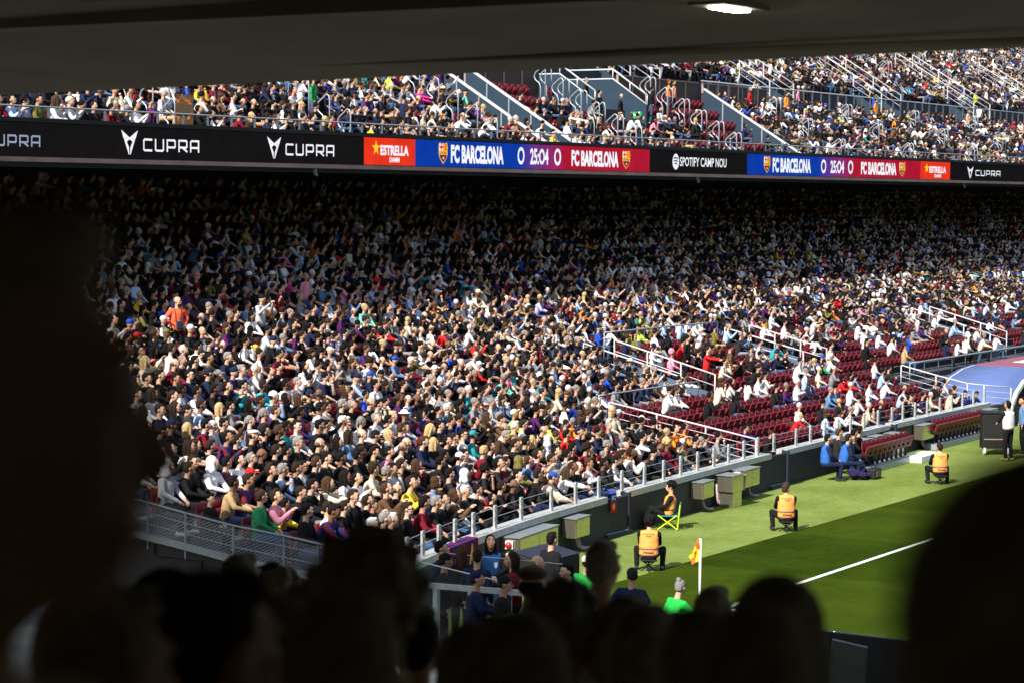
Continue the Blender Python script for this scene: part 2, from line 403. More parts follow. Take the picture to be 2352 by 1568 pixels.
cabinet(1180, 1278, .82, .26, .42, 'large metal double-door cabinet with two red sockets, nearest the corner', 2, 2)
cabinet(1311, 1351, .80, .36, .34, 'small square metal cabinet with conduits below, above the black box', 1)
cabinet(1604, 1637, .80, .38, .34, 'small metal cabinet beside the steel trolley, behind the flag', 1)
cabinet(1700, 1742, .84, .38, .4, 'metal double-door cabinet with one red socket above the steel trolley', 2, 1)
cabinet(1968, 2002, .82, .3, .4, 'metal cabinet with red sockets behind the first dugout seats', 2, 2)
cabinet(2003, 2030, .82, .4, .34, 'plain metal cabinet right of the dugout cabinet with red sockets', 1)
cabinet(2112, 2143, .82, .36, .36, 'metal cabinet beside the gate post between the two seat benches', 1)
cabinet(2242, 2262, .84, .36, .36, 'narrow metal cabinet near the tunnel end of the wall', 1)
cabinet(2264, 2290, .84, .36, .36, 'last metal cabinet before the player tunnel', 1)
def conduit(px, z0, label, n=2):
    x = x_on_wall(px, .3, -.15); y = ywall(x)
    m_ = MB()
    for k in range(n):
        o = .1 * k
        m_.tube([(x + o, y - .1, z0), (x + o, y - .12, .22), (x + o + .03, y - .15, .1), (x + o + .12, y - .2, .04), (x + o + .3, y - .26, .03)], .04, 8)
    tag(m_.obj('conduit_pipe', M['pipe'], smooth=True), label, 'pipe')
conduit(1326, .36, 'pair of bent pipes under the small cabinet beside the black box')
conduit(1617, .38, 'pinkish pipe under the small cabinet behind the flag', 1)
conduit(1650, .6, 'bundle of bent grey pipes left of the steel trolley', 3)
conduit(1722, .38, 'thin pipe under the cabinet with one red socket', 1)
conduit(2120, .36, 'bent pipes under the cabinet between the two seat benches', 2)
# steel trolley with a carton
def trolley(px, z1, label, carton):
    x = x_on_wall(px, .3, -.45); y = ywall(x) - .38
    r = tag(empty('equipment_trolley', (x, y, 0)), label, 'trolley')
    bevel(MB().box((0, 0, .2), (.5, .42, .4)).obj('lower_box', M['cabinet'], r), .01)
    bevel(MB().box((0, 0, .4 + (z1 - .4) / 2 + .006), (.62, .46, z1 - .4)).obj('upper_box', M['cabinet'], r), .01)
    MB().box((0, 0, z1 + .02), (.68, .52, .02)).obj('lid', M['dull_steel'], r)
    if carton:
        c = bevel(MB().box((x + .38, y - .05, .62), (.05, .4, .42), rot=np.array(Matrix.Rotation(R(12), 3, 'Y'))).obj('carton', M['cardboard']), .006)
        tag(c, 'flattened brown carton leaning on the steel trolley', 'carton')
        v, f = text_geo('XX'); v = v * [.16, .12, 0]
        q = np.stack([np.full(len(v), x + .352), y + .0 - v[:, 0] + .05, .55 + v[:, 1]], 1)
trolley(1683, .82, 'boxy steel trolley standing on the turf under the siren cabinet', True)
trolley(2060, .8, 'steel trolley standing behind the first row of dugout seats', False)
# ------------------------------------------------------------------ LED ribbon board and the upper tier's front
ZB, ZT = 8.99, 9.83
def led_x(px):
    lo, hi = -12.0, 140.0
    for _ in range(60):
        m_ = (lo + hi) / 2; q = proj((m_, UPY + g_led(m_), 9.2))
        lo, hi = (m_, hi) if q[0] < px else (lo, m_)
    return lo
def led_pt(x, v, off=0.0): return [x, UPY + g_led(x) - off, ZB + (ZT - ZB) * v]
led = tag(empty('ribbon_board', (30, UPY, ZB)), 'long LED ribbon board along the front edge of the upper tier', 'screen')
def led_strip(x0, x1, c0, c1, mb, n=None, v0=0, v1=1, off=0.0):
    n = n or max(1, int((x1 - x0) / 1.2))
    for i in range(n):
        a, b_ = x0 + (x1 - x0) * i / n, x0 + (x1 - x0) * (i + 1) / n
        ca = np.array(c0) + (np.array(c1) - c0) * (i / n); cb = np.array(c0) + (np.array(c1) - c0) * ((i + 1) / n)
        mb.add([led_pt(a, v0, off), led_pt(b_, v0, off), led_pt(b_, v1, off), led_pt(a, v1, off)], [(0, 1, 2, 3)])
        mb.c.append(np.array([[*ca, 1], [*cb, 1], [*cb, 1], [*ca, 1]]))
BK = (.007, .006, .0065); BL = (.003, .042, .37); GA = (.42, .008, .03); RD = (.8, .035, .012); WH_ = (.92, .94, 1.0); YE = (.9, .5, .02)
scr = MB()
segs = [(-200, 836, BK, BK), (836, 953.5, RD, RD), (953.5, 1195, BL, BL), (1195, 1300, BL, GA), (1300, 1492, GA, GA), (1492, 1716, BK, BK),
        (1716, 1880, BL, BL), (1880, 1965, BL, GA), (1965, 2114, GA, GA), (2114, 2182, RD, RD), (2182, 2460, BK, BK)]
for a, b_, c0, c1 in segs:
    led_strip(led_x(a), led_x(b_), c0, c1, scr, n=max(4, int((led_x(b_) - led_x(a)) / 1.0)))
rel(scr.obj('screen', M['led']), led)
def led_flat(v, f, px0, px1, v0, v1, col, mb, off=.012):
    x0, x1 = led_x(px0), led_x(px1)
    v = np.asarray(v, float)
    P = [led_pt(x0 + (x1 - x0) * q[0], v0 + (v1 - v0) * q[1], off) for q in v]
    mb.add(P, f, col=col)
def led_text(s_, px0, px1, v0, v1, col=WH_, bold=.02, mb=None, off=.012):
    v, f = text_geo(s_, bold); led_flat(v, f, px0, px1, v0, v1, col, mb, off)
def stroke(paths, w_, asp):                # square technical lettering: strokes of even width; asp = box width over height
    V = []; f = []
    for p in paths:
        p = [np.array([q[0] * asp, q[1]]) for q in p]
        for a, b_ in zip(p[:-1], p[1:]):
            d = b_ - a; d = d / np.linalg.norm(d); n_ = np.array([-d[1], d[0]]) * w_ / 2; e = d * w_ / 2 * .9
            k = len(V); V += [a - e - n_, b_ + e - n_, b_ + e + n_, a - e + n_]; f.append((k, k + 1, k + 2, k + 3))
    V = np.array(V); V[:, 0] /= asp
    return np.column_stack([V, np.zeros(len(V))]), f
LET = {'C': [[(1, 1), (.12, 1), (0, .9), (0, .1), (.12, 0), (1, 0)]], 'U': [[(0, 1), (0, .1), (.12, 0), (.88, 0), (1, .1), (1, 1)]],
       'P': [[(0, 0), (0, 1), (.9, 1), (1, .9), (1, .42), (.9, .34), (.1, .34)]], 'R': [[(0, 0), (0, 1), (.9, 1), (1, .9), (1, .45), (.9, .36), (.1, .36)], [(.45, .34), (1, 0)]],
       'A': [[(0, 0), (0, .9), (.12, 1), (1, 1), (1, 0)], [(0, .36), (1, .36)]]}
def cupra(px0, px1, v0, v1, mb, col=WH_, word='CUPRA'):
    n = len(word); w_ = (px1 - px0) / (n + .26 * (n - 1)); 
    for k, ch in enumerate(word):
        v, f = stroke(LET[ch], .19, 1.15); a = px0 + k * w_ * 1.26
        led_flat(v, f, a + w_ * .08, a + w_ * .92, v0 + (v1 - v0) * .09, v1 - (v1 - v0) * .09, col, mb)
def emblem(px0, px1, v0, v1, mb, col=WH_):
    half = [[(0, 1), (.5, .70), (.5, .62), (.26, .70), (.30, .60), (.14, .66)], [(.17, .62), (.44, .02), (.48, 0), (.46, .3), (.33, .52), (.44, .62), (.36, .68)], [(.5, .70), (.5, .62), (.40, .58), (.34, .64)]]
    for poly in half:
        for s_ in (0, 1):
            p = [((1 - q[0]) if s_ else q[0], q[1], 0) for q in poly]
            led_flat(p, [tuple(range(len(p)))], px0, px1, v0, v1, col, mb)
def star(px0, px1, v0, v1, mb, col=(1, .62, .03)):
    p = []
    for k in range(10):
        a = math.pi / 2 + k * math.pi / 5; r_ = .5 if k % 2 == 0 else .19
        p.append((.5 + r_ * math.cos(a), .5 + r_ * math.sin(a), 0))
    p.append((.5, .5, 0)); led_flat(p, [(10, k, (k + 1) % 10) for k in range(10)], px0, px1, v0, v1, col, mb)
def crest(px0, px1, v0, v1, mb):
    def P(pts, c, o=.012): led_flat([(a, b_, 0) for a, b_ in pts], [tuple(range(len(pts)))], px0, px1, v0, v1, c, mb, o)
    P([(.08, .98), (.2, 1), (.3, .95), (.5, .98), (.7, .95), (.8, 1), (.92, .98), (.97, .8), (.95, .45), (.85, .25), (.5, 0), (.15, .25), (.05, .45), (.03, .8)], YE, .012)
    P([(.1, .94), (.48, .94), (.48, .62), (.08, .62)], (.9, .9, .9), .016); P([(.24, .94), (.34, .94), (.34, .62), (.24, .62)], (.7, .02, .02), .02); P([(.1, .83), (.48, .83), (.48, .74), (.1, .74)], (.7, .02, .02), .024)
    for k in range(3): P([(.56 + .13 * k, .94), (.62 + .13 * k, .94), (.62 + .13 * k, .62), (.56 + .13 * k, .62)], (.7, .05, .02), .016)
    q = [(.12, .43), (.88, .43), (.8, .27), (.5, .06), (.2, .27)]
    P(q, (.25, .01, .06), .016)
    for a in (.2, .46, .72): P([(a, .43), (a + .12, .43), (a + .1, .24), (a + .02, .24)], (.01, .03, .25), .02)
    P([(.5 + .12 * math.cos(k * .785), .28 + .06 * math.sin(k * .785)) for k in range(8)], YE, .024)
    v, f = text_geo('FCB', .02); led_flat(v * [.56, .1, 0] + [.22, .47, 0], f, px0, px1, v0, v1, (.2, .02, .02), mb, .02)
def part_led(name, fn):
    mb = MB(); fn(mb); rel(mb.obj(name, M['led']), led)
dim = (.3, .34, .46)  # lettering dimmed in colour for the blurred figure in front of it
part_led('sponsor_lettering', lambda m_: cupra(-38, 92, .27, .63, m_, dim))
part_led('sponsor_emblem', lambda m_: emblem(-86, -46, .05, .88, m_, dim))
part_led('sponsor_lettering', lambda m_: cupra(328, 457, .24, .66, m_))
part_led('sponsor_emblem', lambda m_: emblem(278, 316, .12, .90, m_))
part_led('sponsor_lettering', lambda m_: cupra(655, 767, .25, .67, m_))
part_led('sponsor_emblem', lambda m_: emblem(613, 645, .12, .88, m_))
part_led('sponsor_lettering', lambda m_: cupra(2240, 2297, .27, .62, m_))
part_led('sponsor_emblem', lambda m_: emblem(2221, 2235, .10, .82, m_))
def estrella(a, b_, s0, s1, d0, d1):
    part_led('beer_lettering', lambda m_: led_text('ESTRELLA', a, b_, .36, .74, WH_, .045, m_))
    part_led('beer_lettering', lambda m_: led_text('DAMM', d0, d1, .11, .30, WH_, .04, m_))
    part_led('beer_star', lambda m_: star(s0, s1, .32, .92, m_))
estrella(873, 938, 853, 873, 894, 917); estrella(2134, 2172, 2122, 2134, 2146, 2161)
for a, b_, c_, d_, e, f_, h, i_, k1, k2, l1, l2, c1, c2, g1, g2_ in ((1035, 1156, 1188, 1204, 1217, 1259, 1272, 1288, 1312, 1420, 1217, 1259, 1006, 1028, 1428, 1447), (1774, 1862, 1885, 1897, 1907, 1938, 1947, 1959, 1977, 2058, 0, 0, 1753, 1769, 2064, 2079)):
    part_led('team_name', lambda m_: led_text('FC BARCELONA', a, b_, .14, .86, WH_, .05, m_))
    part_led('score_digit', lambda m_: led_text('O', c_, d_, .16, .88, WH_, .025, m_))
    part_led('match_clock', lambda m_: led_text('25:O4', e, f_, .18, .84, WH_, .035, m_))
    part_led('score_digit', lambda m_: led_text('O', h, i_, .16, .88, WH_, .025, m_))
    part_led('team_name', lambda m_: led_text('FC BARCELONA', k1, k2, .16, .84, WH_, .05, m_))
    part_led('club_crest', lambda m_: crest(c1, c2, .1, .92, m_))
    part_led('club_crest', lambda m_: crest(g1, g2_, .1, .90, m_))
part_led('stadium_name', lambda m_: led_text('SPOTIFY CAMP NOU', 1561, 1668, .3, .72, WH_, .015, m_))
def spot(m_):
    led_flat([(.5 + .5 * math.cos(k * .314), .5 + .5 * math.sin(k * .314), 0) for k in range(20)], [tuple(range(20))], 1544, 1559, .14, .86, WH_, m_)
    for k, (y, w_) in enumerate(((.68, .34), (.5, .28), (.33, .22))):
        P = []
        n = 7
        for s_ in (0, 1):
            for q in range(n):
                u = -1 + 2 * (q if s_ == 0 else n - 1 - q) / (n - 1); P.append((.5 + w_ * u, y + .06 * (1 - u * u) - .03 * u + (.045 if s_ else -.045), 0))
        led_flat(P, [tuple(range(2 * n))], 1544, 1559, .14, .86, (.02, .02, .02), m_, .02)
part_led('round_logo', spot)
mb = MB(); ms = MB(); mr_ = MB(); mt = MB()
for a, b_ in zip(XS[1:-1], XS[2:]):
    A = lambda x, dy, z: [x, UPY + g_led(x) + dy, z]
    for (dy0, dy1, z0, z1, t_) in ((.02, .3, ZB - .02, ZT + .02, mb), (-.05, .3, ZT + .022, ZT + .13, mb), (-.03, .2, ZB - .14, ZB - .022, ms)):
        v = [A(a, dy0, z0), A(b_, dy0, z0), A(b_, dy0, z1), A(a, dy0, z1), A(a, dy1, z0), A(b_, dy1, z0), A(b_, dy1, z1), A(a, dy1, z1)]
        t_.add(v, [(0, 1, 2, 3), (3, 2, 6, 7), (0, 4, 5, 1), (5, 4, 7, 6)])
rel(mb.obj('housing', M['black']), led); rel(ms.obj('bottom_trim', M['strip']), led)
fr = tag(empty('tier_railing', (30, UPY, ZT)), 'low grey railing on short posts along the upper tier front edge', 'railing')
m_ = MB()
for a, b_ in zip(XS[1:-1], XS[2:]): m_.tube([(a, UPY + g_led(a) + .12, ZT + .42), (b_, UPY + g_led(b_) + .12, ZT + .42)], .028, 6, cap=False)
rel(m_.obj('top_rail', M['grey_rail'], smooth=True), fr)
x = -4.0; k = 0
while x < 100 and k < 98:
    m_ = MB().box((x, UPY + g_led(x) + .12, ZT + .27), (.07, .03, .28)); rel(m_.obj('post', M['galv']), fr); x += 1.05; k += 1
# small bracket lamps under the board
for px in (730, 1608, 2219):
    x = led_x(px); m_ = MB().box((x, UPY + g_led(x) + .1, ZB - .24), (.07, .1, .18)); m_.box((x, UPY + g_led(x) + .06, ZB - .34), (.1, .08, .05))
    tag(m_.obj('bracket', M['dull_steel']), 'small grey bracket hanging under the ribbon board', 'bracket', 'brackets under the ribbon board')
# ------------------------------------------------------------------ rails, aisle walls, openings
def surf_low(x, y):                       # floor height of the lower tier at a place
    best = None
    for i in range(NLOW):
        yy, z = row_low(i, x)
        if yy - .46 <= y: best = z
    return best if best is not None else .45
def rail_thing(name, label, pts, posts, h=1.0, r_=.03, lower=(), m=None, grp=None, base=None, cat='railing'):
    m = m or M['white_rail']
    root = tag(empty(name, tuple(pts[0])), label, cat, grp)
    rel(MB().tube(pts, r_, 8).obj('top_rail', m, smooth=True), root)
    for q in posts: rel(MB().tube([q, (q[0], q[1], q[2] - h)], .022, 6).obj('post', m, smooth=True), root)
    if lower:
        w_ = MB()
        for l in lower: w_.tube([(p[0], p[1], p[2] - l) for p in pts], .009, 5, cap=False)
        rel(w_.obj('wire', m), root)
    return root
def aisle_rail(x, y0, y1, label, wires=True, solid=None, drop=0.0, m=None):
    n = max(2, int((y1 - y0) / 1.4)); ys = [y0 + (y1 - y0) * k / n for k in range(n + 1)]
    z0, z1 = surf_low(x, y0) + 1.0, surf_low(x, y1) + 1.0
    P = [(x, y, z0 + (z1 - z0) * (y - y0) / (y1 - y0)) for y in ys]
    r = rail_thing('handrail', label, P, P, 1.02, .024, (.2, .4, .6, .8) if wires else (.35,), m)
    return r
aisle_rail(17.5, 7.35, 12.0, 'long white sloping handrail with wires, bordering the block of empty maroon seats')
# openings with blue steps between twin rails
def vomitory(x0, x1, y0, y1, lab):
    r = tag(empty('stair_opening', (x0, y0, z_low(max(0, y0 - 7)))), 'blue stepped gangway between white rails, ' + lab, 'stairway')
    zt = lambda y: surf_low((x0 + x1) / 2, y)
    m_ = MB(); n = 9
    for k in range(n):
        a, b_ = y0 + (y1 - y0) * k / n, y0 + (y1 - y0) * (k + 1) / n
        m_.box(((x0 + x1) / 2, (a + b_) / 2, zt(y0) + .08 + (zt(y1) - zt(y0)) * k / n), (x1 - x0 - .1, (b_ - a), .16))
    rel(m_.obj('step_flight', M['step_blue']), r)
    for x in (x0, x1):
        m_ = MB(); za, zb_ = zt(y0), zt(y1)
        v = [[x - .05, y0, za - .1], [x - .05, y1, zb_ - .1], [x - .05, y1, zb_ + .38], [x - .05, y0, za + .38], [x + .05, y0, za - .1], [x + .05, y1, zb_ - .1], [x + .05, y1, zb_ + .38], [x + .05, y0, za + .38]]
        m_.add(v, [(0, 3, 2, 1), (4, 5, 6, 7), (3, 7, 6, 2), (0, 4, 7, 3), (1, 2, 6, 5)])
        rel(m_.obj('side_curb', M['step_blue']), r)
        P = [(x, y0 + (y1 - y0) * k / 3, za + 1.0 + (zb_ - za) * k / 3) for k in range(4)]
        m_ = MB().tube(P, .026, 8); rel(m_.obj('top_rail', M['white_rail'], smooth=True), r)
        m_ = MB().tube([(p[0], p[1], p[2] - .35) for p in P], .015, 6); rel(m_.obj('mid_rail', M['white_rail'], smooth=True), r)
        for p in P: rel(MB().tube([p, (p[0], p[1], p[2] - .95)], .024, 6).obj('post', M['white_rail'], smooth=True), r)
    return (x0, x1, y0, y1)
VOMS = [vomitory(23.9, 25.9, 12.9, 16.6, 'nearest the standing group'), vomitory(34.5, 36.5, 13.8, 16.9, 'middle of the lower stand'), vomitory(52.4, 54.4, 13.5, 17.0, 'far right in the lower stand')]
def row_rail(x0, x1, y, dz, label):
    P = [(x0 + (x1 - x0) * k / 6, y, surf_low(x0, y) + dz) for k in range(7)]
    rail_thing('row_railing', label, P, P[::2], dz, .026, (), M['grey_rail'])
row_rail(26.1, 34.3, 17.1, .95, 'dark grey rail along the row behind the standing group')
row_rail(17.6, 23.8, 12.4, .95, 'dark grey rail along the top of the empty block')
# railing with square posts above the tunnel
def at_y(px, py, y):
    r_ = ray(px, py); return CAM + r_ * ((y - CAM[1]) / r_[1])
a_, b_ = at_y(2090, 834, 12.1), at_y(2385, 789, 12.1); P = [tuple(a_ + (b_ - a_) * k / 10) for k in range(11)]
rail_thing('tunnel_railing', 'grey rail on flat posts running above the blue player tunnel', P, P, .75, .035, (), M['grey_rail'])
# handrail down to the tunnel side
P = [tuple(at_x(p, q, X)) for p, q, X in ((2070, 838, 36.8), (2150, 861, 37.0), (2222, 880, 37.3), (2260, 884, 37.8), (2322, 889, 38.5))]
rail_thing('handrail', 'white wired handrail bending beside the blue player tunnel', P, P, .8, .024, (.2, .4, .6), M['white_rail'])
# ------------------------------------------------------------------ upper tier: aisle walls
def aisle_wall(x, label, y_end=None):
    r = tag(empty('aisle_wall', (x, UPY + g_led(x), 9.2)), label, 'wall')
    y0, z0 = UPY + g_led(x) + .25, 9.86; y1, z1 = UPY + g_led(x) + 5.0, 12.75
    m_ = MB(); V = []
    for dx in (-.06, .06): V += [[x + dx, y0, z0 - 1.0], [x + dx, y1, z1 - 1.75], [x + dx, y1, z1], [x + dx, y0, z0]]
    m_.add(V, [(0, 3, 2, 1), (4, 5, 6, 7), (3, 7, 6, 2), (0, 4, 7, 3), (1, 2, 6, 5)]); rel(m_.obj('panel', M['navy_blue']), r)
    rel(MB().bar((x, y0, z0 + .035), (x, y1, z1 + .035), .16, .06).obj('cap', M['white_rail']), r)
    for k in range(1, 5):
        u = k / 5; rel(MB().box((x - .075, y0 + (y1 - y0) * u, z0 + (z1 - z0) * u - .5), (.03, .05, .95)).obj('seam', M['grey_rail']), r)
    return r
aisle_wall(31.3, 'navy sloping wall with white cap on the left of the half-empty block')
aisle_wall(29.3, 'short navy sloping wall left of the half-empty block, crowd around it')
aisle_wall(50.3, 'navy sloping wall with white cap on the right of the half-empty block')
# cross-aisle front wall of the upper section: dark panels in a metal frame
def cross_wall(x0, x1, label):
    r = tag(empty('panel_wall', (x0, UPY + 5.2, 11.8)), label, 'wall')
    n = int((x1 - x0) / 1.1); m_ = MB(); fm = MB()
    for k in range(n):
        a = x0 + (x1 - x0) * k / n; b_ = x0 + (x1 - x0) * (k + 1) / n; y = UPY + g_led((a + b_) / 2) + 5.25
        m_.box(((a + b_) / 2, y, 12.45), (b_ - a - .06, .06, 1.15)); fm.box((a, y - .01, 12.45), (.06, .1, 1.2))
    fm.box(((x0 + x1) / 2, UPY + 5.24 + g_led((x0 + x1) / 2), 13.05), (x1 - x0, .1, .05))
    rel(m_.obj('panel', M['panel']), r); rel(fm.obj('frame', M['panel_frame']), r)
cross_wall(31.6, 36.8, 'dark panelled wall above the empty seats left of the stair opening'); cross_wall(50.6, 57, 'dark panelled wall right of the navy aisle wall'); cross_wall(43.0, 50.1, 'dark panelled wall between the stair opening and the navy aisle wall')
cr = tag(empty('concourse_railing', (54, UPY + 5.2, 12)), 'grey post railing along the cross aisle of the far upper stand', 'railing')
m_ = MB().tube([(50.4, UPY + 5.2, 13.15), (140, UPY + 5.2, 13.15)], .035, 6); m_.tube([(57, UPY + 5.2, 12.35), (140, UPY + 5.2, 12.35)], .03, 6)
rel(m_.obj('top_rail', M['grey_rail'], smooth=True), cr)
for k in range(90): rel(MB().box((51 + k, UPY + 5.2, 12.5), (.09, .05, 1.25)).obj('post', M['grey_rail']), cr)
# stair opening with the exit sign
r = tag(empty('stair_opening', (39.9, UPY + 3, 11)), 'blue-walled stair opening with white rails and exit sign in the upper stand', 'stairway')
def tri_wall(x, y0, y1, zb0, zb1, zt0, zt1, ymid):
    V = []
    for dx in (-.07, .07): V += [[x + dx, y0, zb0], [x + dx, y1, zb1], [x + dx, y1, zt1], [x + dx, ymid, zt1], [x + dx, y0, zt0]]
    return MB().add(V, [(0, 4, 3, 2, 1), (5, 6, 7, 8, 9), (0, 5, 9, 4), (4, 9, 8, 3), (3, 8, 7, 2)])
Y_ = UPY
for x in (37.8, 42.0):
    rel(tri_wall(x, Y_ + 3.3, Y_ + 7.2, 9.8, 11.9, 11.75, 12.8, Y_ + 4.9).obj('side_wall', M['navy_blue']), r)
    P = [(x, Y_ + 3.3, 12.15), (x, Y_ + 4.9, 13.22), (x, Y_ + 7.2, 13.22)]
    rel(MB().tube(P, .035, 8).obj('top_rail', M['white_rail'], smooth=True), r)
    rel(MB().tube([(q[0], q[1], q[2] - .38) for q in P], .03, 8).obj('mid_rail', M['white_rail'], smooth=True), r)
    for q in P + [(x, Y_ + 4.1, 12.68)]: rel(MB().tube([q, (q[0], q[1], q[2] - .42)], .025, 6).obj('post', M['white_rail'], smooth=True), r)
rel(MB().box((39.9, Y_ + 7.2, 12.3), (4.0, .1, 1.9)).obj('back_wall', M['navy_blue']), r)
rel(MB().box((41.2, Y_ + 8.9, 13.55), (8.4, 3.2, .5)).obj('roof_slab', M['step_blue']), r)
rel(MB().box((39.9, Y_ + 5.0, 10.75), (4.0, 4.0, .1)).obj('landing', M['step_blue']), r)
sg = rel(MB().box((41.9, Y_ + 3.75, 11.35), (.04, .5, .27)).obj('exit_sign', M['exit']), r)
mm = MB(); ex = 41.875; yo = .65
mm.add([[ex, Y_ + yo + 3.30, 11.35], [ex, Y_ + yo + 3.18, 11.44], [ex, Y_ + yo + 3.18, 11.38], [ex, Y_ + yo + 3.05, 11.38], [ex, Y_ + yo + 3.05, 11.32], [ex, Y_ + yo + 3.18, 11.32], [ex, Y_ + yo + 3.18, 11.26]], [(0, 1, 2, 3, 4, 5, 6)])
mm.box((ex, Y_ + yo + 2.95, 11.38), (.004, .05, .13)); mm.ell((ex, Y_ + yo + 2.94, 11.46), (.004, .03, .03), 8, 6)
e_ = mm.obj('exit_symbol', M['exit_white']); e_.parent = sg
# twin rails at the openings of the upper section
for k, x in enumerate((46.0, 59.4, 72.7, 86.0, 99.5)):
    wd = ('just right of the blue stair opening', 'second from the left', 'third from the left', 'fourth from the left', 'farthest to the right')[k]
    rr = tag(empty('twin_handrail', (x, Y_ + 5.6, 13)), 'pair of white sloping rails above the cross aisle, ' + wd, 'railing')
    for dx in (-1.3, 1.3):
        q0 = (x + dx, Y_ + 5.6, 13.5); q1 = (x + dx, Y_ + 10.4, 16.5)
        rel(MB().tube([q0, q1], .024, 8).obj('top_rail', M['white_rail'], smooth=True), rr)
        w_ = MB()
        for l in (.3, .6): w_.tube([(q0[0], q0[1], q0[2] - l), (q1[0], q1[1], q1[2] - l)], .011, 5)
        rel(w_.obj('wire', M['white_rail']), rr)
        for u in (0, .33, .66, 1): rel(MB().tube([(q0[0], q0[1] + 4.8 * u, q0[2] + 3.0 * u), (q0[0], q0[1] + 4.8 * u, q0[2] + 3.0 * u - 1.1)], .03, 6).obj('post', M['white_rail']), rr)
        rel(MB().add([[x + dx, Y_ + 5.6, 12.0], [x + dx, Y_ + 10.4, 15.0], [x + dx, Y_ + 10.4, 15.5], [x + dx, Y_ + 5.6, 12.6]], [(0, 1, 2, 3)]).obj('curb', M['navy_blue']), rr)
# looped aisle handrails (galvanised hooks) up the aisles of the upper tier
hook = MB().tube([(0, .0, 0), (0, .0, .95), (0, .03, 1.06), (0, .12, 1.1), (0, .46, .92), (0, .52, .82), (0, .46, .72), (0, .28, .62), (0, .22, .5), (0, .22, -.1)], .02, 8).mesh('handrail', [M['grey_rail']], True)
AISLES = [2.2, 9.7, 17.9, 26.3, 36.2, 44.6, 55, 63, 71.5, 80, 89, 98, 107, 116]
ORD = ['zeroth', 'first', 'second', 'third', 'fourth', 'fifth', 'sixth', 'seventh', 'eighth', 'ninth', 'tenth', 'eleventh', 'twelfth', 'thirteenth', 'fourteenth', 'fifteenth', 'sixteenth', 'seventeenth', 'eighteenth', 'nineteenth', 'twentieth']
def ordw(n):
    if n <= 20: return ORD[n]
    tens = {2: 'twenty', 3: 'thirty', 4: 'forty', 5: 'fifty', 6: 'sixty', 7: 'seventy', 8: 'eighty', 9: 'ninety'}
    if n >= 100: return 'hundred and ' + ordw(n - 100) if n > 100 else 'hundredth'
    return tens[n // 10] + ('-' + ORD[n % 10] if n % 10 else 'th').replace('yth', 'ieth')
for ai, x in enumerate(AISLES):
    for i in (0, 1, 2, 3, 4, 5, 8, 10, 12, 14):
        y, z = row_up(i, x); q = proj((x, y, z + 1))
        if not (0 < q[0] < 2352 and q[1] > 60 + 30): continue
        if x < 30 and i > 5: continue
        if ai in (0, 1, 2, 3) or i % 2 == 0 or ai in (4, 5):
            for dx in ((-.22, .22) if ai >= 4 else (0,)):
                o = link('handrail', hook, loc=(x + dx, y - .3, z)); o.rotation_euler.z = R(-12); o.scale = (1.15, 1.15, 1.36)
                tag(o, 'looped handrail, %s aisle from the left, row %s up the upper stand%s' % (ordw(ai + 1), ordw(i + 1), '' if ai < 4 else (', left one' if dx < 0 else ', right one')), 'handrail', 'looped handrails up the aisles')
# ------------------------------------------------------------------ player tunnel canopy
r = tag(empty('player_tunnel', (38.1, 8.4, 0)), 'blue barrel canopy of the player tunnel with a maroon flat top', 'tunnel')
prof = [(38.1, .5), (38.3, 1.0), (38.75, 1.42), (39.5, 1.78), (40.7, 2.0), (42.0, 2.08)]
DX = .5; prof = [(a + DX, b_ - .22) for a, b_ in prof]; prof_ = prof
def extr(prof, y0, y1, th=.05):
    V = []
    for y in (y0, y1):
        for x, z in prof: V.append([x, y, z])
        for x, z in prof: V.append([x + th * .6, y, z - th])
    n = len(prof); f = []
    for k in range(n - 1):
        f += [(k, k + 1, 2 * n + k + 1, 2 * n + k), (n + k + 1, n + k, 3 * n + k, 3 * n + k + 1), (k + 1, k, n + k, n + k + 1), (2 * n + k, 2 * n + k + 1, 3 * n + k + 1, 3 * n + k)]
    return MB().add(V, f)
rel(extr(prof_, 7.7, 10.6).obj('barrel_shell', M['canopy_blue'], smooth=True), r)
rel(extr([(x - .01, z + .02) for x, z in prof], 7.6, 7.72, .12).obj('end_rim', M['white']), r)
rel(extr([(x - .005, z + .012) for x, z in prof], 10.4, 10.45, .02).obj('rib', M['white_rail']), r)
rel(MB().box((45.0 + DX, 9.0, 1.85), (6.0, 2.8, .1)).obj('flat_top', M['canopy_maroon']), r)
rel(MB().box((44.9 + DX, 7.56, 1.68), (6.0, .08, .32)).obj('front_fascia', M['canopy_blue']), r)
mw = MB()
for k in range(5): mw.add([[43.5 + DX + .75 * k, 8.3, 1.906], [44.0 + DX + .75 * k, 8.3, 1.906], [44.2 + DX + .75 * k, 9.6, 1.906], [43.7 + DX + .75 * k, 9.6, 1.906]], [(0, 1, 2, 3)])
rel(mw.obj('white_marking', M['white']), r)
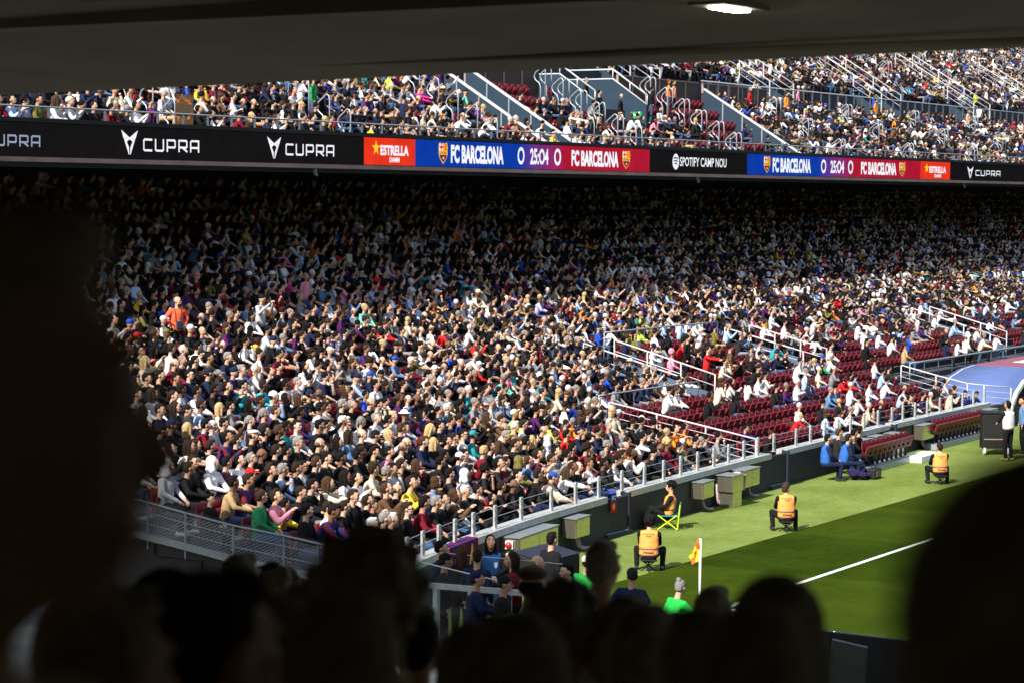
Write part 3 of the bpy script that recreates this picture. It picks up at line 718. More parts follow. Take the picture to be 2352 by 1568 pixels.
# ------------------------------------------------------------------ seats
def seat_mesh(mi_shell=0):
    shell = MB(); nU, nV = 7, 6; V = []
    for k in range(2):
        for i in range(nV):
            v = i / (nV - 1)
            for j_ in range(nU):
                u = -1 + 2 * j_ / (nU - 1); hw = .215 * (1 - .28 * max(0, v - .7) / .3 * 1.0)
                V.append([u * hw, -.02 + .07 * v - .05 * u * u * (1 - .4 * v) + (.035 if k else 0), .42 + .44 * v - (.05 * u * u if v > .9 else 0)])
    n = nU * nV; f = []
    for i in range(nV - 1):
        for j_ in range(nU - 1):
            a = i * nU + j_; f += [(a, a + 1, a + nU + 1, a + nU), (n + a + 1, n + a, n + a + nU, n + a + nU + 1)]
    for j_ in range(nU - 1): f += [(j_ + 1, j_, n + j_, n + j_ + 1), ((nV - 1) * nU + j_, (nV - 1) * nU + j_ + 1, n + (nV - 1) * nU + j_ + 1, n + (nV - 1) * nU + j_)]
    for i in range(nV - 1):
        a = i * nU; b_ = i * nU + nU - 1; f += [(a, a + nU, n + a + nU, n + a), (b_ + nU, b_, n + b_, n + b_ + nU)]
    shell.add(V, f)
    pan = MB(); rt = np.array(Matrix.Rotation(R(-70), 3, 'X'))
    pan.box((0, -.10, .56), (.36, .34, .05), rot=rt)
    sup = MB(); sup.box((0, .05, .28), (.06, .08, .5)); sup.box((0, .03, .44), (.40, .05, .05)); sup.box((.2, -.04, .5), (.035, .2, .06)); sup.box((-.2, -.04, .5), (.035, .2, .06))
    return shell, pan, sup
sh, pn, sp = seat_mesh()
SEAT_SHELL = sh.mesh('backrest', [M['seat']], True); SEAT_PAN = pn.mesh('seat_pan', [M['seat']]); SEAT_SUP = sp.mesh('support', [M['seat_black']])
def make_seat(x, y, z, rz, label, grp, name='stadium_seat', sc=1.0):
    r = tag(empty(name, (x, y, z)), label, 'seat', grp); r.rotation_euler.z = rz; r.scale = (sc, sc, sc)
    for nm, me in (('backrest', SEAT_SHELL), ('seat_pan', SEAT_PAN), ('support', SEAT_SUP)): link(nm, me, r)
    return r
def seat_lod():
    mb = MB(); V = []
    for k in range(2):
        for v in (0, .7, 1):
            for u in (-1, 0, 1):
                V.append([u * .21 * (1 if v < .9 else .72), -.02 + .07 * v - .05 * u * u + (.035 if k else 0), .42 + .44 * v])
    f = []
    for i in range(2):
        for j_ in range(2):
            a = i * 3 + j_; f += [(a, a + 1, a + 4, a + 3), (9 + a + 1, 9 + a, 9 + a + 3, 9 + a + 4)]
    f += [(6, 7, 16, 15), (7, 8, 17, 16), (0, 3, 12, 9), (3, 6, 15, 12), (5, 2, 11, 14), (8, 5, 14, 17)]
    mb.add(V, f); mb.box((0, -.10, .56), (.4, .34, .05), rot=np.array(Matrix.Rotation(R(-70), 3, 'X'))); return mb
# ------------------------------------------------------------------ roof over the photographer's own stand, and the stand
mb = MB()
def edge_z(y): return 9.30 - .016 * (y + 17.6)
ys_ = [-70 + 4.0 * k for k in range(22)]
for a, b_ in zip(ys_[:-1], ys_[1:]):
    za, zb_ = edge_z(a), edge_z(b_); shade_top = lambda y: 43.9 if y < 2 else 45.1
    mb.add([[-21.6, a, za], [-21.6, b_, zb_], [-47, b_, zb_ + 2.74], [-47, a, za + 2.74]], [(0, 1, 2, 3)])
    mb.add([[-21.6, a, za], [-21.6, b_, zb_], [-21.6, b_, 10.6], [-21.6, a, 10.6]], [(3, 2, 1, 0)])
    mb.add([[-21.6, a, 10.6], [-21.6, b_, 10.6], [-40, b_, 21], [-40, a, 21]], [(3, 2, 1, 0)])
    t_ = shade_top((a + b_) / 2)
    mb.add([[-40, a, 21], [-40, b_, 21], [-50, b_, t_], [-50, a, t_]], [(3, 2, 1, 0)]); mb.add([[-50, a, t_], [-50, b_, t_], [-52, b_, 0], [-52, a, 0]], [(3, 2, 1, 0)])  # unseen upper part, height shaped to block the sun over the corner
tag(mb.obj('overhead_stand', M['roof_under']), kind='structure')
mb = MB().add([[-42.5, -70, 5], [-42.5, 16, 5], [-42.5, 16, 12.3], [-42.5, -70, 12.3]], [(0, 1, 2, 3)])
mb.add([[-21.6, 16, 1], [-47, 16, 5], [-47, 16, 12.3], [-21.6, 16, 9.5]], [(0, 1, 2, 3)]); mb.add([[-21.6, -70, 1], [-47, -70, 5], [-47, -70, 12.3], [-21.6, -70, 9.5]], [(3, 2, 1, 0)])
tag(mb.obj('rear_bounce_wall', mat('bounce_pale', (.8, .71, .55), .9, noise=.06)), kind='structure')  # unseen wall set close and made pale to bounce light onto the backs
mb = MB(); n = 40; V = []
# the other stands of the ground, out of the picture but closing off the low sky
def far_stand(name, pts):
    m_ = MB().add(pts, [(0, 1, 2, 3)]); m_.add([(pts[2][0], pts[2][1], -1), (pts[3][0], pts[3][1], -1), pts[3], pts[2]], [(0, 1, 2, 3)]); tag(m_.obj(name, M['tread']), kind='structure')
far_stand('facing_stand', [(-25, -78, 1), (130, -78, 1), (140, -125, 44), (-35, -125, 44)])
far_stand('far_end_stand', [(118, -76, 1), (118, 10, 1), (165, 16, 44), (165, -90, 44)])
def z_cam(x): return 7.0 - .223 * (x + 38.6)
for k in range(n):
    x0 = -46.6 + k * .98; z = z_cam(x0 + .98)
    for y in (-70, 4.3): V += [[x0, y, z + .11], [x0 + .98, y, z + .11]]
    
f = []
for k in range(n):
    a = 4 * k; f.append((a, a + 1, a + 3, a + 2))
    if k < n - 1: f.append((a + 1, a + 4, a + 6, a + 3))
mb.add(V, f); tag(mb.obj('near_terrace', M['mid_concrete']), kind='structure')
def ceil_z(x, y=-14.0): return edge_z(y) + (-21.6 - x) * (2.74 / 25.4)
# cable trays and beams under the roof
for x, h, w_, lab in ((-24.8, .05, .35, 'perforated cable tray under the dark roof, nearest its edge'), (-27.2, .05, .5, 'wide cable tray under the dark roof, nearer the top of the picture')):
    m_ = MB(); z = ceil_z(x) - .16
    m_.box((x, -20, z), (w_, 60, .03)); m_.box((x - w_ / 2, -20, z + .05), (.02, 60, .1)); m_.box((x + w_ / 2, -20, z + .05), (.02, 60, .1))
    for k in range(40): m_.box((x, -49 + 1.5 * k, z + .1), (.04, .04, .22))
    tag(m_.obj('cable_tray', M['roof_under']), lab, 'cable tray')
for x, lab in ((-22.3, 'thin pipe along the lip of the dark roof'), (-25.4, 'pipe under the middle of the dark roof')):
    z = ceil_z(x) - .08
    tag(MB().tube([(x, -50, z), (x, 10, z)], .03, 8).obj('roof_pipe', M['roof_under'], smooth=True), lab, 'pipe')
dd = 17.0
for _ in range(20):
    p = at_d(1675, 19, dd); dd += (ceil_z(p[0], p[1]) - .06 - p[2]) * 4
zc = p[2]
lp = tag(empty('ceiling_lamp', (p[0], p[1], zc)), 'lit white rectangular lamp under the dark roof at the top of the picture', 'lamp')
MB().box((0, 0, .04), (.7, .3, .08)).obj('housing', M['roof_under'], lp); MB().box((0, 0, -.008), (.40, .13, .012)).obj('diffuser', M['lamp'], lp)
for px, py0, py1, d, lab in ((1595, 75, 118, 19.0, 'thin hanging wire left of the two at the roof edge'), (2022, 60, 96, 17.8, 'thin hanging wire right of the two at the roof edge')):
    a, b_ = at_d(px, py0, d), at_d(px, py1, d)
    tag(MB().tube([a, b_], .008, 6).obj('hanging_wire', M['strip']), lab, 'wire')
# ------------------------------------------------------------------ people: poses
def rotm(yaw, pitch=0.0, roll=0.0): return np.array(Matrix.Rotation(yaw, 3, 'Z') @ Matrix.Rotation(pitch, 3, 'X') @ Matrix.Rotation(roll, 3, 'Y'))
def pose(kind='seat', lean=8, arms='lap', hy=0, hp=0, spread=.13, legs=None):
    J = {}; a = R(lean)
    hz = {'seat': .50, 'stool': .31, 'stand': .94, 'low': .32}[kind]
    J['hip'] = np.array([0, 0, hz]); up = np.array([0, -math.sin(a), math.cos(a)])
    J['neck'] = J['hip'] + up * .53; J['chest'] = J['hip'] + up * .36; J['up'] = up
    J['head'] = J['neck'] + up * .06 + (np.array([0, -.03, .145]) if kind != 'stool' else np.array([0, -.06, .105])); J['hm'] = rotm(R(hy), R(-hp)) * 1.09
    for s in (-1, 1):
        J['sh', s] = J['neck'] + np.array([s * .185, .0, -.035]) - up * .02
        if kind == 'stand':
            J['kn', s] = np.array([s * .10, -.03, .49]); J['an', s] = np.array([s * .11, .02, .08]); J['hp', s] = np.array([s * .09, 0, .9])
        elif kind == 'stool':
            J['kn', s] = np.array([s * .28, -.34, .43]); J['an', s] = np.array([s * .27, -.24, .08]); J['hp', s] = np.array([s * .10, -.02, .35])
        elif kind == 'low':
            J['kn', s] = np.array([s * .11, -.42, .50]); J['an', s] = np.array([s * .10, -.62, .08]); J['hp', s] = np.array([s * .09, -.02, .34])
        else:
            J['kn', s] = np.array([s * spread, -.46, .51]); J['an', s] = np.array([s * spread * .9, -.40, .08]); J['hp', s] = np.array([s * .09, -.02, .50])
        L = {'lap': ((.27, -.06, -.26), (.13, -.30, -.40)), 'clasp': ((.26, -.12, -.25), (.04, -.38, -.34)), 'phone': ((.24, -.16, -.26), (.06, -.34, -.06)),
             'cross': ((.25, -.10, -.24), (-.08, -.24, -.20)), 'knees': ((.20, -.22, -.28), (.06, -.40, -.32)), 'down': ((.25, .03, -.28), (.24, -.06, -.53)), 'pocket': ((.30, .05, -.27), (.18, -.10, -.46)),
             'hipward': ((.33, .04, -.24), (.20, -.08, -.44))}
        if arms == 'chin': q = L['lap'] if s < 0 else ((.18, -.22, -.27), (.06, -.20, .02))
        elif arms == 'raise': q = L['lap'] if s < 0 else ((.30, -.18, .04), (.22, -.34, .24))
        elif arms == 'reach': q = ((.24, -.22, -.12), (.14, -.46, -.16))
        elif arms == 'film': q = ((.24, -.2, -.14), (.1, -.36, .08)) if s > 0 else ((.26, -.1, -.22), (.05, -.34, .06))
        else: q = L[arms]
        base = J['neck']
        J['el', s] = base + np.array([s * q[0][0], q[0][1], q[0][2]]); J['wr', s] = base + np.array([s * q[1][0], q[1][1], q[1][2]])
        if arms == 'cross': J['wr', s] = base + np.array([s * q[1][0], q[1][1] - .03 * (s > 0), q[1][2] + .02 * s])
    return J
def head_parts(mb, J, detail=True):
    c, Rm = J['head'], J['hm']
    def e(o, r, n=16, m=12, mi=0): mb.ell(c + Rm @ np.array(o), r, n, m, Rm, mi)
    e((0, .008, .022), (.074, .094, .092)); e((0, -.022, -.045), (.056, .066, .07)); e((0, -.055, -.085), (.03, .028, .024))
    if detail:
        mb.caps(c + Rm @ np.array((0, -.088, .012)), c + Rm @ np.array((0, -.106, -.026)), .010, .0165, 8)
        e((.02, -.088, -.062), (.022, .012, .010)); e((-.02, -.088, -.062), (.022, .012, .010))
        for s in (-1, 1):
            e((s * .074, .012, -.008), (.012, .02, .031)); e((s * .03, -.083, .036), (.026, .014, .009)); e((s * .042, -.064, -.015), (.024, .024, .024))
    mb.caps(J['neck'] - J['up'] * .03, c + Rm @ np.array((0, .015, -.05)), .058, .052, 12)
def fingers(mb, w_, d, s, curl=.6):
    d = d / (np.linalg.norm(d) + 1e-9); side = np.cross(d, [0, 0, 1.0]); side /= (np.linalg.norm(side) + 1e-9); dn = np.cross(side, d)
    if dn[2] > 0: dn = -dn
    palm = w_ + d * .045; mb.ell(palm, (.026, .046, .040), 8, 6, np.stack([dn, d, side], 1))
    for k in range(4):
        o = palm + d * .04 + side * (-.027 + .018 * k); L = (.036, .042, .040, .031)[k]
        m_ = o + d * L * math.cos(curl * .5) + dn * L * math.sin(curl * .5); t_ = m_ + d * L * math.cos(curl * 1.6) + dn * L * math.sin(curl * 1.6)
        mb.caps(o, m_, .0095, .009, 6, cr=1); mb.caps(m_, t_, .009, .0075, 6, cr=1)
    o = w_ + d * .03 + side * (-.03 if s > 0 else .03); t_ = o + d * .042 + side * (-.022 if s > 0 else .022) + dn * .012
    mb.caps(o, t_, .0115, .009, 6, cr=1)
def m_body(J):
    mb = MB(); head_parts(mb, J)
    mb.caps(J['hip'], J['chest'], .105, .115, 14, 1.2); mb.caps(J['chest'], J['neck'] - J['up'] * .08, .11, .08, 14, 1.35)
    for s in (-1, 1):
        mb.caps(J['neck'] - J['up'] * .05, J['sh', s], .05, .055, 10); mb.caps(J['sh', s], J['el', s], .047, .038, 10); mb.caps(J['el', s], J['wr', s], .038, .026, 10)
        mb.caps(J['hp', s], J['kn', s], .075, .052, 10); mb.caps(J['kn', s], J['an', s], .052, .036, 10); mb.caps(J['an', s] - np.array([0, 0, .03]), J['an', s] + np.array([s * .01, -.15, -.045]), .036, .03, 8)
    return mb
def m_shirt(J, long_=True, loose=1.0):
    mb = MB(); L = loose
    mb.caps(J['hip'] + J['up'] * .02, J['hip'] + J['up'] * .2, .142 * L, .136 * L, 16, 1.25); mb.caps(J['hip'] + J['up'] * .2, J['chest'] + J['up'] * .04, .136 * L, .132 * L, 16, 1.36)
    mb.caps(J['chest'] + J['up'] * .04, J['neck'] - J['up'] * .055, .126 * L, .07, 16, 1.5)
    for s in (-1, 1):
        mb.caps(J['neck'] - J['up'] * .03, J['sh', s] - J['up'] * .012, .062, .070, 12); mb.caps(J['sh', s], J['sh', s] + (J['el', s] - J['sh', s]) * (1 if long_ else .72), .073 * L, (.056 if long_ else .064) * L, 12)
        if long_: mb.caps(J['el', s], J['el', s] + (J['wr', s] - J['el', s]) * .96, .056 * L, .041, 12)
    return mb
def m_vest(J):
    mb = MB(); up = J['up']
    mb.caps(J['hip'] + up * .075, J['hip'] + up * .2, .150, .150, 18, 1.36); mb.caps(J['hip'] + up * .02, J['hip'] + up * .06, .11, .15, 18, 1.4); mb.caps(J['hip'] + up * .2, J['chest'] + up * .05, .158, .148, 18, 1.34)
    mb.caps(J['chest'] + up * .05, J['neck'] - up * .045, .142, .076, 18, 1.5)
    for s in (-1, 1): mb.caps(J['neck'] - up * .02, J['sh', s] + np.array([-s * .03, 0, 0]), .07, .074, 12)
    return mb
def m_trousers(J):
    mb = MB(); mb.caps(J['hip'] - np.array([0, -.02, .01]), J['hip'] + J['up'] * .06, .125, .132, 14, 1.25)
    for s in (-1, 1):
        mb.caps(J['hp', s], J['kn', s], .094, .07, 12); mb.caps(J['kn', s], J['an', s] + np.array([0, 0, .02]), .068, .056, 12)
    return mb
def m_shoes(J):
    mb = MB()
    for s in (-1, 1):
        f_ = np.array([s * .02, -.15, 0]); a = J['an', s] * [1, 1, 0] + [0, 0, .048]
        mb.caps(a + [0, .05, 0], a + f_, .046, .036, 10)
    return mb
def m_hair(style):                         # in head space
    mb = MB()
    E = lambda c, r, n=14, m=10: mb.ell(c, r, n, m)
    if style == 'crop': E((0, .026, .036), (.079, .093, .092)); E((0, .06, -.015), (.066, .055, .06)); E((0, -.035, .095), (.055, .045, .03))
    elif style == 'quiff': E((0, .026, .036), (.080, .094, .094)); E((0, -.04, .105), (.055, .055, .04)); E((0, .06, -.01), (.066, .055, .06))
    elif style == 'balding': E((0, .055, -.0), (.08, .062, .055))
    elif style == 'long': E((0, .026, .036), (.084, .098, .095)); mb.caps((0, .065, .02), (0, .075, -.22), .075, .055, 14, 1.15); [mb.caps((s * .07, .01, .02), (s * .078, .01, -.17), .028, .022, 10) for s in (-1, 1)]
    elif style == 'bob': E((0, .026, .034), (.087, .1, .097)); E((0, .06, -.06), (.08, .06, .09)); [E((s * .068, .012, -.04), (.026, .045, .075)) for s in (-1, 1)]
    elif style == 'bun': E((0, .026, .036), (.081, .095, .093)); E((0, .09, .11), (.042, .042, .04)); E((0, .06, -.015), (.066, .05, .06))
    elif style == 'tail': E((0, .026, .036), (.081, .095, .093)); mb.caps((0, .11, .05), (0, .15, -.12), .03, .022, 10); E((0, .06, -.01), (.066, .05, .06))
    elif style == 'curly':
        E((0, .028, .05), (.1, .11, .105))
        rr = random.Random(3)
        for k in range(46):
            t_, u = rr.random() * 6.28, rr.uniform(-.45, 1); c = np.array([math.cos(t_) * math.sqrt(1 - u * u) * .098, .028 + math.sin(t_) * math.sqrt(1 - u * u) * .107, .05 + u * .1])
            if c[1] > -.05 or c[2] > .09: E(c, (.024,) * 3, 8, 6)
    elif style == 'afro':
        q = m_hair('curly'); v, f = q.arrays(); mb.add((v - [0, .03, .04]) * 1.12 + [0, .03, .04], f)
    elif style == 'cap': E((0, .014, .045), (.083, .1, .083)); mb.caps((0, -.095, .052), (0, -.155, .040), .012, .010, 12, 5.2)
    elif style == 'flatcap': E((0, .0, .075), (.092, .118, .045)); mb.caps((0, -.1, .055), (0, -.135, .045), .012, .010, 12, 5)
    elif style == 'hat': E((0, .01, .075), (.085, .1, .07)); E((0, .008, .052), (.155, .165, .012), 18, 8)
    elif style == 'beanie': E((0, .018, .05), (.086, .103, .09)); E((0, .02, .145), (.025, .025, .02), 8, 6)
    elif style == 'hood': E((0, .04, .03), (.096, .105, .115)); mb.caps((0, .05, -.04), (0, .05, -.12), .085, .1, 14, 1.2)
    return mb
def remesh(mb, voxel, tris, name, mats, extra=None, smooth_it=2):
    o = mb.obj('tmp', [M['dark']]); md = o.modifiers.new('r', 'REMESH'); md.mode = 'VOXEL'; md.voxel_size = voxel
    sm = o.modifiers.new('s', 'SMOOTH'); sm.factor = .5; sm.iterations = smooth_it
    dg = bpy.context.evaluated_depsgraph_get(); n = len(o.evaluated_get(dg).data.polygons) * 2
    dc = o.modifiers.new('d', 'DECIMATE'); dc.ratio = min(1.0, tris / max(n, 1))
    dg = bpy.context.evaluated_depsgraph_get(); me = bpy.data.meshes.new_from_object(o.evaluated_get(dg))
    v = np.empty(len(me.vertices) * 3); me.vertices.foreach_get('co', v); f = [tuple(p.vertices) for p in me.polygons]
    bpy.data.objects.remove(o); bpy.data.meshes.remove(me)
    out = MB().add(v.reshape(-1, 3), f)
    if extra: extra(out)
    return out.mesh(name, mats, True)
def face_marks(J):
    def fn(mb):
        c, Rm = J['head'], J['hm']
        for s in (-1, 1):
            mb.ell(c + Rm @ np.array((s * .031, -.083, .014)), (.013, .006, .006), 8, 6, Rm, 1); mb.ell(c + Rm @ np.array((s * .032, -.09, .042)), (.021, .006, .005), 8, 6, Rm, 1)
            if ('wr', s) in J: fingers(mb, J['wr', s], J['wr', s] - J['el', s], s)
        mb.ell(c + Rm @ np.array((0, -.092, -.062)), (.021, .007, .006), 8, 6, Rm, 2)
    return fn
PROTO = {}
def proto(key, J, tris=(2400, 1000, 700)):
    P = {'J': J}
    P['person'] = remesh(m_body(J), .0125, tris[0], 'person', [M['skin'], M['feature'], M['lip']], face_marks(J))
    P['long'] = remesh(m_shirt(J, True), .016, tris[1], 'jacket', [M['cloth']]); P['short'] = remesh(m_shirt(J, False), .016, tris[1], 'shirt', [M['cloth']])
    P['trousers'] = remesh(m_trousers(J), .018, tris[2], 'trousers', [M['cloth']]); P['shoes'] = m_shoes(J).mesh('shoes', [M['cloth']], True)
    PROTO[key] = P; return P
HAIR = {}
def hair_mesh(st):
    if st not in HAIR: HAIR[st] = remesh(m_hair(st), .009, 900 if st not in ('curly', 'afro') else 2600, 'hair', [M['hair'] if st not in ('cap', 'hat', 'flatcap', 'beanie', 'hood') else M['cloth']], None, 1)
    return HAIR[st]
glm = MB()
for s in (-1, 1): glm.ell((s * .034, -.098, .014), (.026, .008, .017), 10, 6); glm.bar((s * .058, -.09, .018), (s * .078, .0, .012), .006, .008)
glm.bar((-.012, -.1, .016), (.012, -.1, .016), .006, .006)
GLASSES = glm.mesh('sunglasses', [M['lens']], True)
PHONE = MB().box((0, 0, 0), (.075, .01, .15)).mesh('phone', [M['black']])
# ------------------------------------------------------------------ colours
C = dict(jean=(.045, .085, .17), black=(.010, .010, .011), charcoal=(.02, .02, .021), navy=(.012, .018, .05), white=(.78, .78, .78), cream=(.62, .54, .40), pale=(.52, .52, .54), grey=(.2, .2, .21), skyblue=(.34, .47, .68), blue=(.02, .07, .42), denim=(.10, .19, .34),
         red=(.52, .018, .02), garnet=(.15, .008, .02), pink=(.66, .25, .34), magenta=(.6, .04, .25), orange=(.85, .24, .03), peach=(.85, .34, .18), yellow=(.72, .52, .05), lime=(.5, .75, .06), green=(.03, .25, .09), mint=(.15, .5, .4), teal=(.02, .24, .27), olive=(.15, .13, .035),
         tan=(.40, .27, .14), brown=(.10, .055, .028), purple=(.3, .06, .35), lavender=(.42, .38, .62), jersey=(.03, .03, .2), aqua=(.05, .5, .6), pinkcap=(.6, .18, .2), khaki=(.25, .25, .15))
CW = dict(skyblue='light blue', pale='light grey', jersey='blue and garnet striped', khaki='khaki', pinkcap='pink')
HC = dict(k=(.0065, .0055, .005), b=(.022, .013, .008), n=(.05, .027, .015), d=(.32, .27, .2), y=(.42, .30, .14), g=(.2, .19, .18), w=(.5, .49, .47), r=(.13, .04, .012))  # d: black hair lightened in colour for the shaded nearest heads
HW = dict(k='black', b='dark brown', n='brown', y='blond', g='grey', w='white', r='ginger')
SKINS = [(.55, .33, .22), (.50, .29, .19), (.60, .38, .28), (.44, .25, .16), (.36, .2, .12), (.54, .33, .23), (.17, .08, .05)]
# ------------------------------------------------------------------ who sits where, read off the photograph
TILE = dict(D=(0, 900, 1.68), E=(1300, 900, 1.68), p=(400, 1850, 1.78), q=(1400, 1850, 1.78), F=(2600, 900, 1.568), A=(0, 0, 1.68), B=(1300, 0, 1.68), V=(1800, 200, 2.613), W=(2600, 0, 1.572))
SEEN = {}
SEEN['D'] = '''870,490,yellow,y;890,400,skyblue,k;815,330,charcoal,g;740,350,pale,x;765,470,black,g,,gl;1030,530,blue,k;935,520,black,k;660,640,white,k;840,780,white,c:red;965,800,red,kl;1080,745,black,c:olive;
1150,830,black,w;1200,840,white,k;1290,650,black,x,lap,gl s;1385,690,jersey,k,chin,ch;1500,740,jersey,nl;1700,785,jersey,c:yellow,lap,ch;1825,845,garnet,k,,s;1875,845,garnet,k;1905,650,jersey,k,down,st ch;1735,510,pale,c:black,film,st;
1840,390,garnet,k,down,st;2000,335,pink,g,down,st s;1860,380,magenta,n;1930,360,cream,n;2090,515,pale,k;2130,520,skyblue,k;2225,590,jersey,k,raise,st ch;1885,470,garnet,k,,s;2000,510,grey,g;2025,930,white,kl,phone;2090,930,white,kt;
1740,1040,aqua,b,clasp;1860,1050,white,k,,gl;1920,1010,pale,g;2180,970,navy,k,phone,s;2335,980,skyblue,k;1550,970,pale,g;1590,975,pale,w;1215,1150,pale,k;1300,1140,pale,k;1390,1110,black,k;1440,1090,black,k;1545,1080,teal,k;
1670,1180,jersey,b;1725,1150,skyblue,c:white,chin;880,1120,cream,k;960,1080,black,k;1015,1070,black,k;1085,1070,navy,k;1340,1340,pale,c:pale;1375,1270,cream,yl;1670,1410,charcoal,f:pale;2125,1220,cream,b;2270,1330,pale,w;2300,1300,pale,w;1985,1390,pale,k;
960,970,cream,yl,raise;1090,945,garnet,x;1640,760,white,k;2175,735,jersey,k;1720,665,white,k;1770,680,pale,k;2210,870,white,c:cream;2235,1190,charcoal,g;1460,420,red,n;1325,350,garnet,c:pinkcap;2085,375,white,w;2240,380,skyblue,k;2160,440,denim,b;1620,640,white,kl;1190,440,jersey,k,,s;2320,640,jersey,k;
1110,240,black,k;1150,230,skyblue,g;1210,235,white,k;940,110,aqua,k;1960,160,skyblue,k;1990,260,skyblue,g;2130,220,pale,k,raise;2210,460,peach,n;1330,560,charcoal,g;1245,500,black,x;1480,650,black,g;1530,640,black,k;1330,900,black,k;1365,910,olive,k;1475,890,navy,g;1430,980,grey,c:grey;1370,980,navy,c:navy;840,880,charcoal,x;890,890,charcoal,x;950,850,white,b;
1105,850,black,k,,gl;860,700,black,nl;1380,240,black,nl;1500,300,black,nl;1410,640,black,b,lap,s;1440,500,black,k,clasp,s;1600,500,denim,n,chin;1250,440,charcoal,k;1500,1250,grey,k;1560,1270,denim,n,,ch;1650,1290,grey,gt;1600,1330,navy,k;1720,1320,charcoal,gt;1970,1290,jersey,k;2060,1340,black,k;2160,1350,black,k,,gl;1750,1400,black,k,,gl;1900,1390,teal,k;1450,1300,garnet,k;1470,1390,jersey,k;1560,1430,black,b;1190,1400,black,yl;1270,1340,black,c:navy;1460,1470,charcoal,b;2320,1290,white,gt;2110,1260,white,k;1920,1290,red,y,,ch;1860,1190,black,kl;1950,1180,navy,nl;2150,1110,jersey,n,,ch;2200,1130,charcoal,nl;2215,1110,cream,x'''
SEEN['E'] = '''250,440,skyblue,k;355,380,pink,k;535,430,pale,h;525,470,skyblue,g;330,430,pale,k;905,370,teal,b,reach;935,375,skyblue,b;1080,480,pale,k;1310,465,white,yl;1370,470,white,yl;1430,475,lavender,y;1565,490,red,x;1450,530,jersey,kl;1580,560,skyblue,k;195,560,white,x;260,560,mint,y;
685,545,orange,r;1090,555,white,k;520,605,cream,yl;700,720,white,x;820,770,pale,k;770,710,red,k;970,790,red,k;535,820,white,k;595,900,white,b;330,930,pale,x;805,990,white,k;475,900,garnet,c:white;380,930,denim,c:blue;250,1045,navy,c:blue;150,980,skyblue,c:navy;1440,640,pale,x;1500,700,skyblue,x;1560,690,pale,b;
1410,760,white,k;1240,730,pale,b;1180,800,navy,x;1165,830,navy,w;1530,760,skyblue,k;1520,950,skyblue,b,,gl;1375,980,pink,k,,s;1150,1005,mint,g;1230,890,black,w;1080,1095,white,b,,s;1135,1100,white,k,,s;350,1040,white,k;590,1100,white,b;1380,1060,white,y;1625,1180,white,b;1490,1230,white,nl;615,1240,jersey,kl,chin;
830,1260,denim,w,cross;970,1220,grey,g,chin;1095,1215,pale,g;1100,1290,brown,b;1025,1300,brown,nl;1335,1250,jersey,k;1345,1340,white,b,cross,gl;1385,1340,black,x;1225,1370,tan,w,cross;1275,1370,cream,x;1450,1360,lime,k;1640,1310,orange,g;1590,1410,red,k;1550,1330,red,b;1455,1450,pale,h;520,1340,blue,k;580,1300,blue,k;65,1330,pale,w;130,1300,pale,g;390,1360,white,yl;
2110,905,black,t:cream;2290,890,pink,h;2010,860,white,k;1900,670,white,g,knees;2110,570,lime,y;2260,600,white,g;1960,580,red,h;1920,360,orange,x;1870,370,lavender,k;1650,320,white,b;2160,300,pink,g;1210,285,white,k;1900,260,white,x;1960,265,white,k;2285,1085,white,b,,s;1925,1240,cream,yl;1585,1010,black,c:red;2345,1400,orange,k,phone,s;1960,1470,peach,x,knees;2050,1410,pale,k,reach;
1890,1335,charcoal,g;1720,900,navy,w;1255,920,cream,yl;1440,1250,charcoal,c:black;1250,1290,lime,c:cream;1190,1290,grey,g;1155,1360,charcoal,g;830,1150,cream,g;870,1140,charcoal,g;960,1150,teal,w;1000,1010,charcoal,g;940,930,charcoal,w;890,960,charcoal,w,chin;680,1080,charcoal,g;730,1080,pale,w;840,1050,black,x;190,1190,black,x;55,1200,black,g;110,1220,cream,k;
440,1090,charcoal,b;520,1100,black,b;290,1010,black,c:black;340,1010,black,k;630,1060,charcoal,g;680,1060,skyblue,g;1300,630,charcoal,n;1030,660,black,k;860,700,grey,n;940,680,pale,w;990,690,pale,g;1160,690,cream,nl;1350,700,charcoal,k;1420,700,black,k;1560,800,navy,g;1620,760,navy,g;1660,740,charcoal,x;1690,830,cream,y;1720,850,black,b,,gl;1760,820,pale,k;1790,820,navy,k;1850,860,navy,r;
1690,1040,black,w;1540,1040,navy,w;1640,1090,charcoal,w;1700,1070,grey,g;1760,1060,skyblue,g;1400,1130,black,g;1560,1110,charcoal,c:brown;1620,1120,cream,w;1510,1150,cream,yl;1700,1170,charcoal,w;1790,1170,charcoal,g;1870,1050,jersey,k;1930,1000,black,kl;2010,1000,black,kl;2050,1060,navy,k;2080,890,navy,k;2190,930,pale,g,phone;2250,950,charcoal,gt;2100,1040,navy,g;1730,1240,jersey,k;1800,1280,jersey,k,,ch;1990,1290,pale,c:skyblue;
2090,1290,grey,k;1880,1440,black,g;1690,1390,navy,c:navy,phone;1800,1380,navy,k;2190,1380,black,k;430,780,charcoal,c:black;640,830,black,yl;740,870,black,k;860,850,black,c:black;700,680,white,x;1240,820,black,k;780,1390,black,k,phone;850,1390,black,b;500,1450,black,x;730,1410,black,yl;950,1440,teal,c:teal;890,1460,white,k,,gl;620,1440,navy,n;1740,560,black,n,,gl;1820,540,navy,g;1680,360,navy,x;1740,480,cream,yl;1810,450,black,c:white;1430,380,black,c:white'''
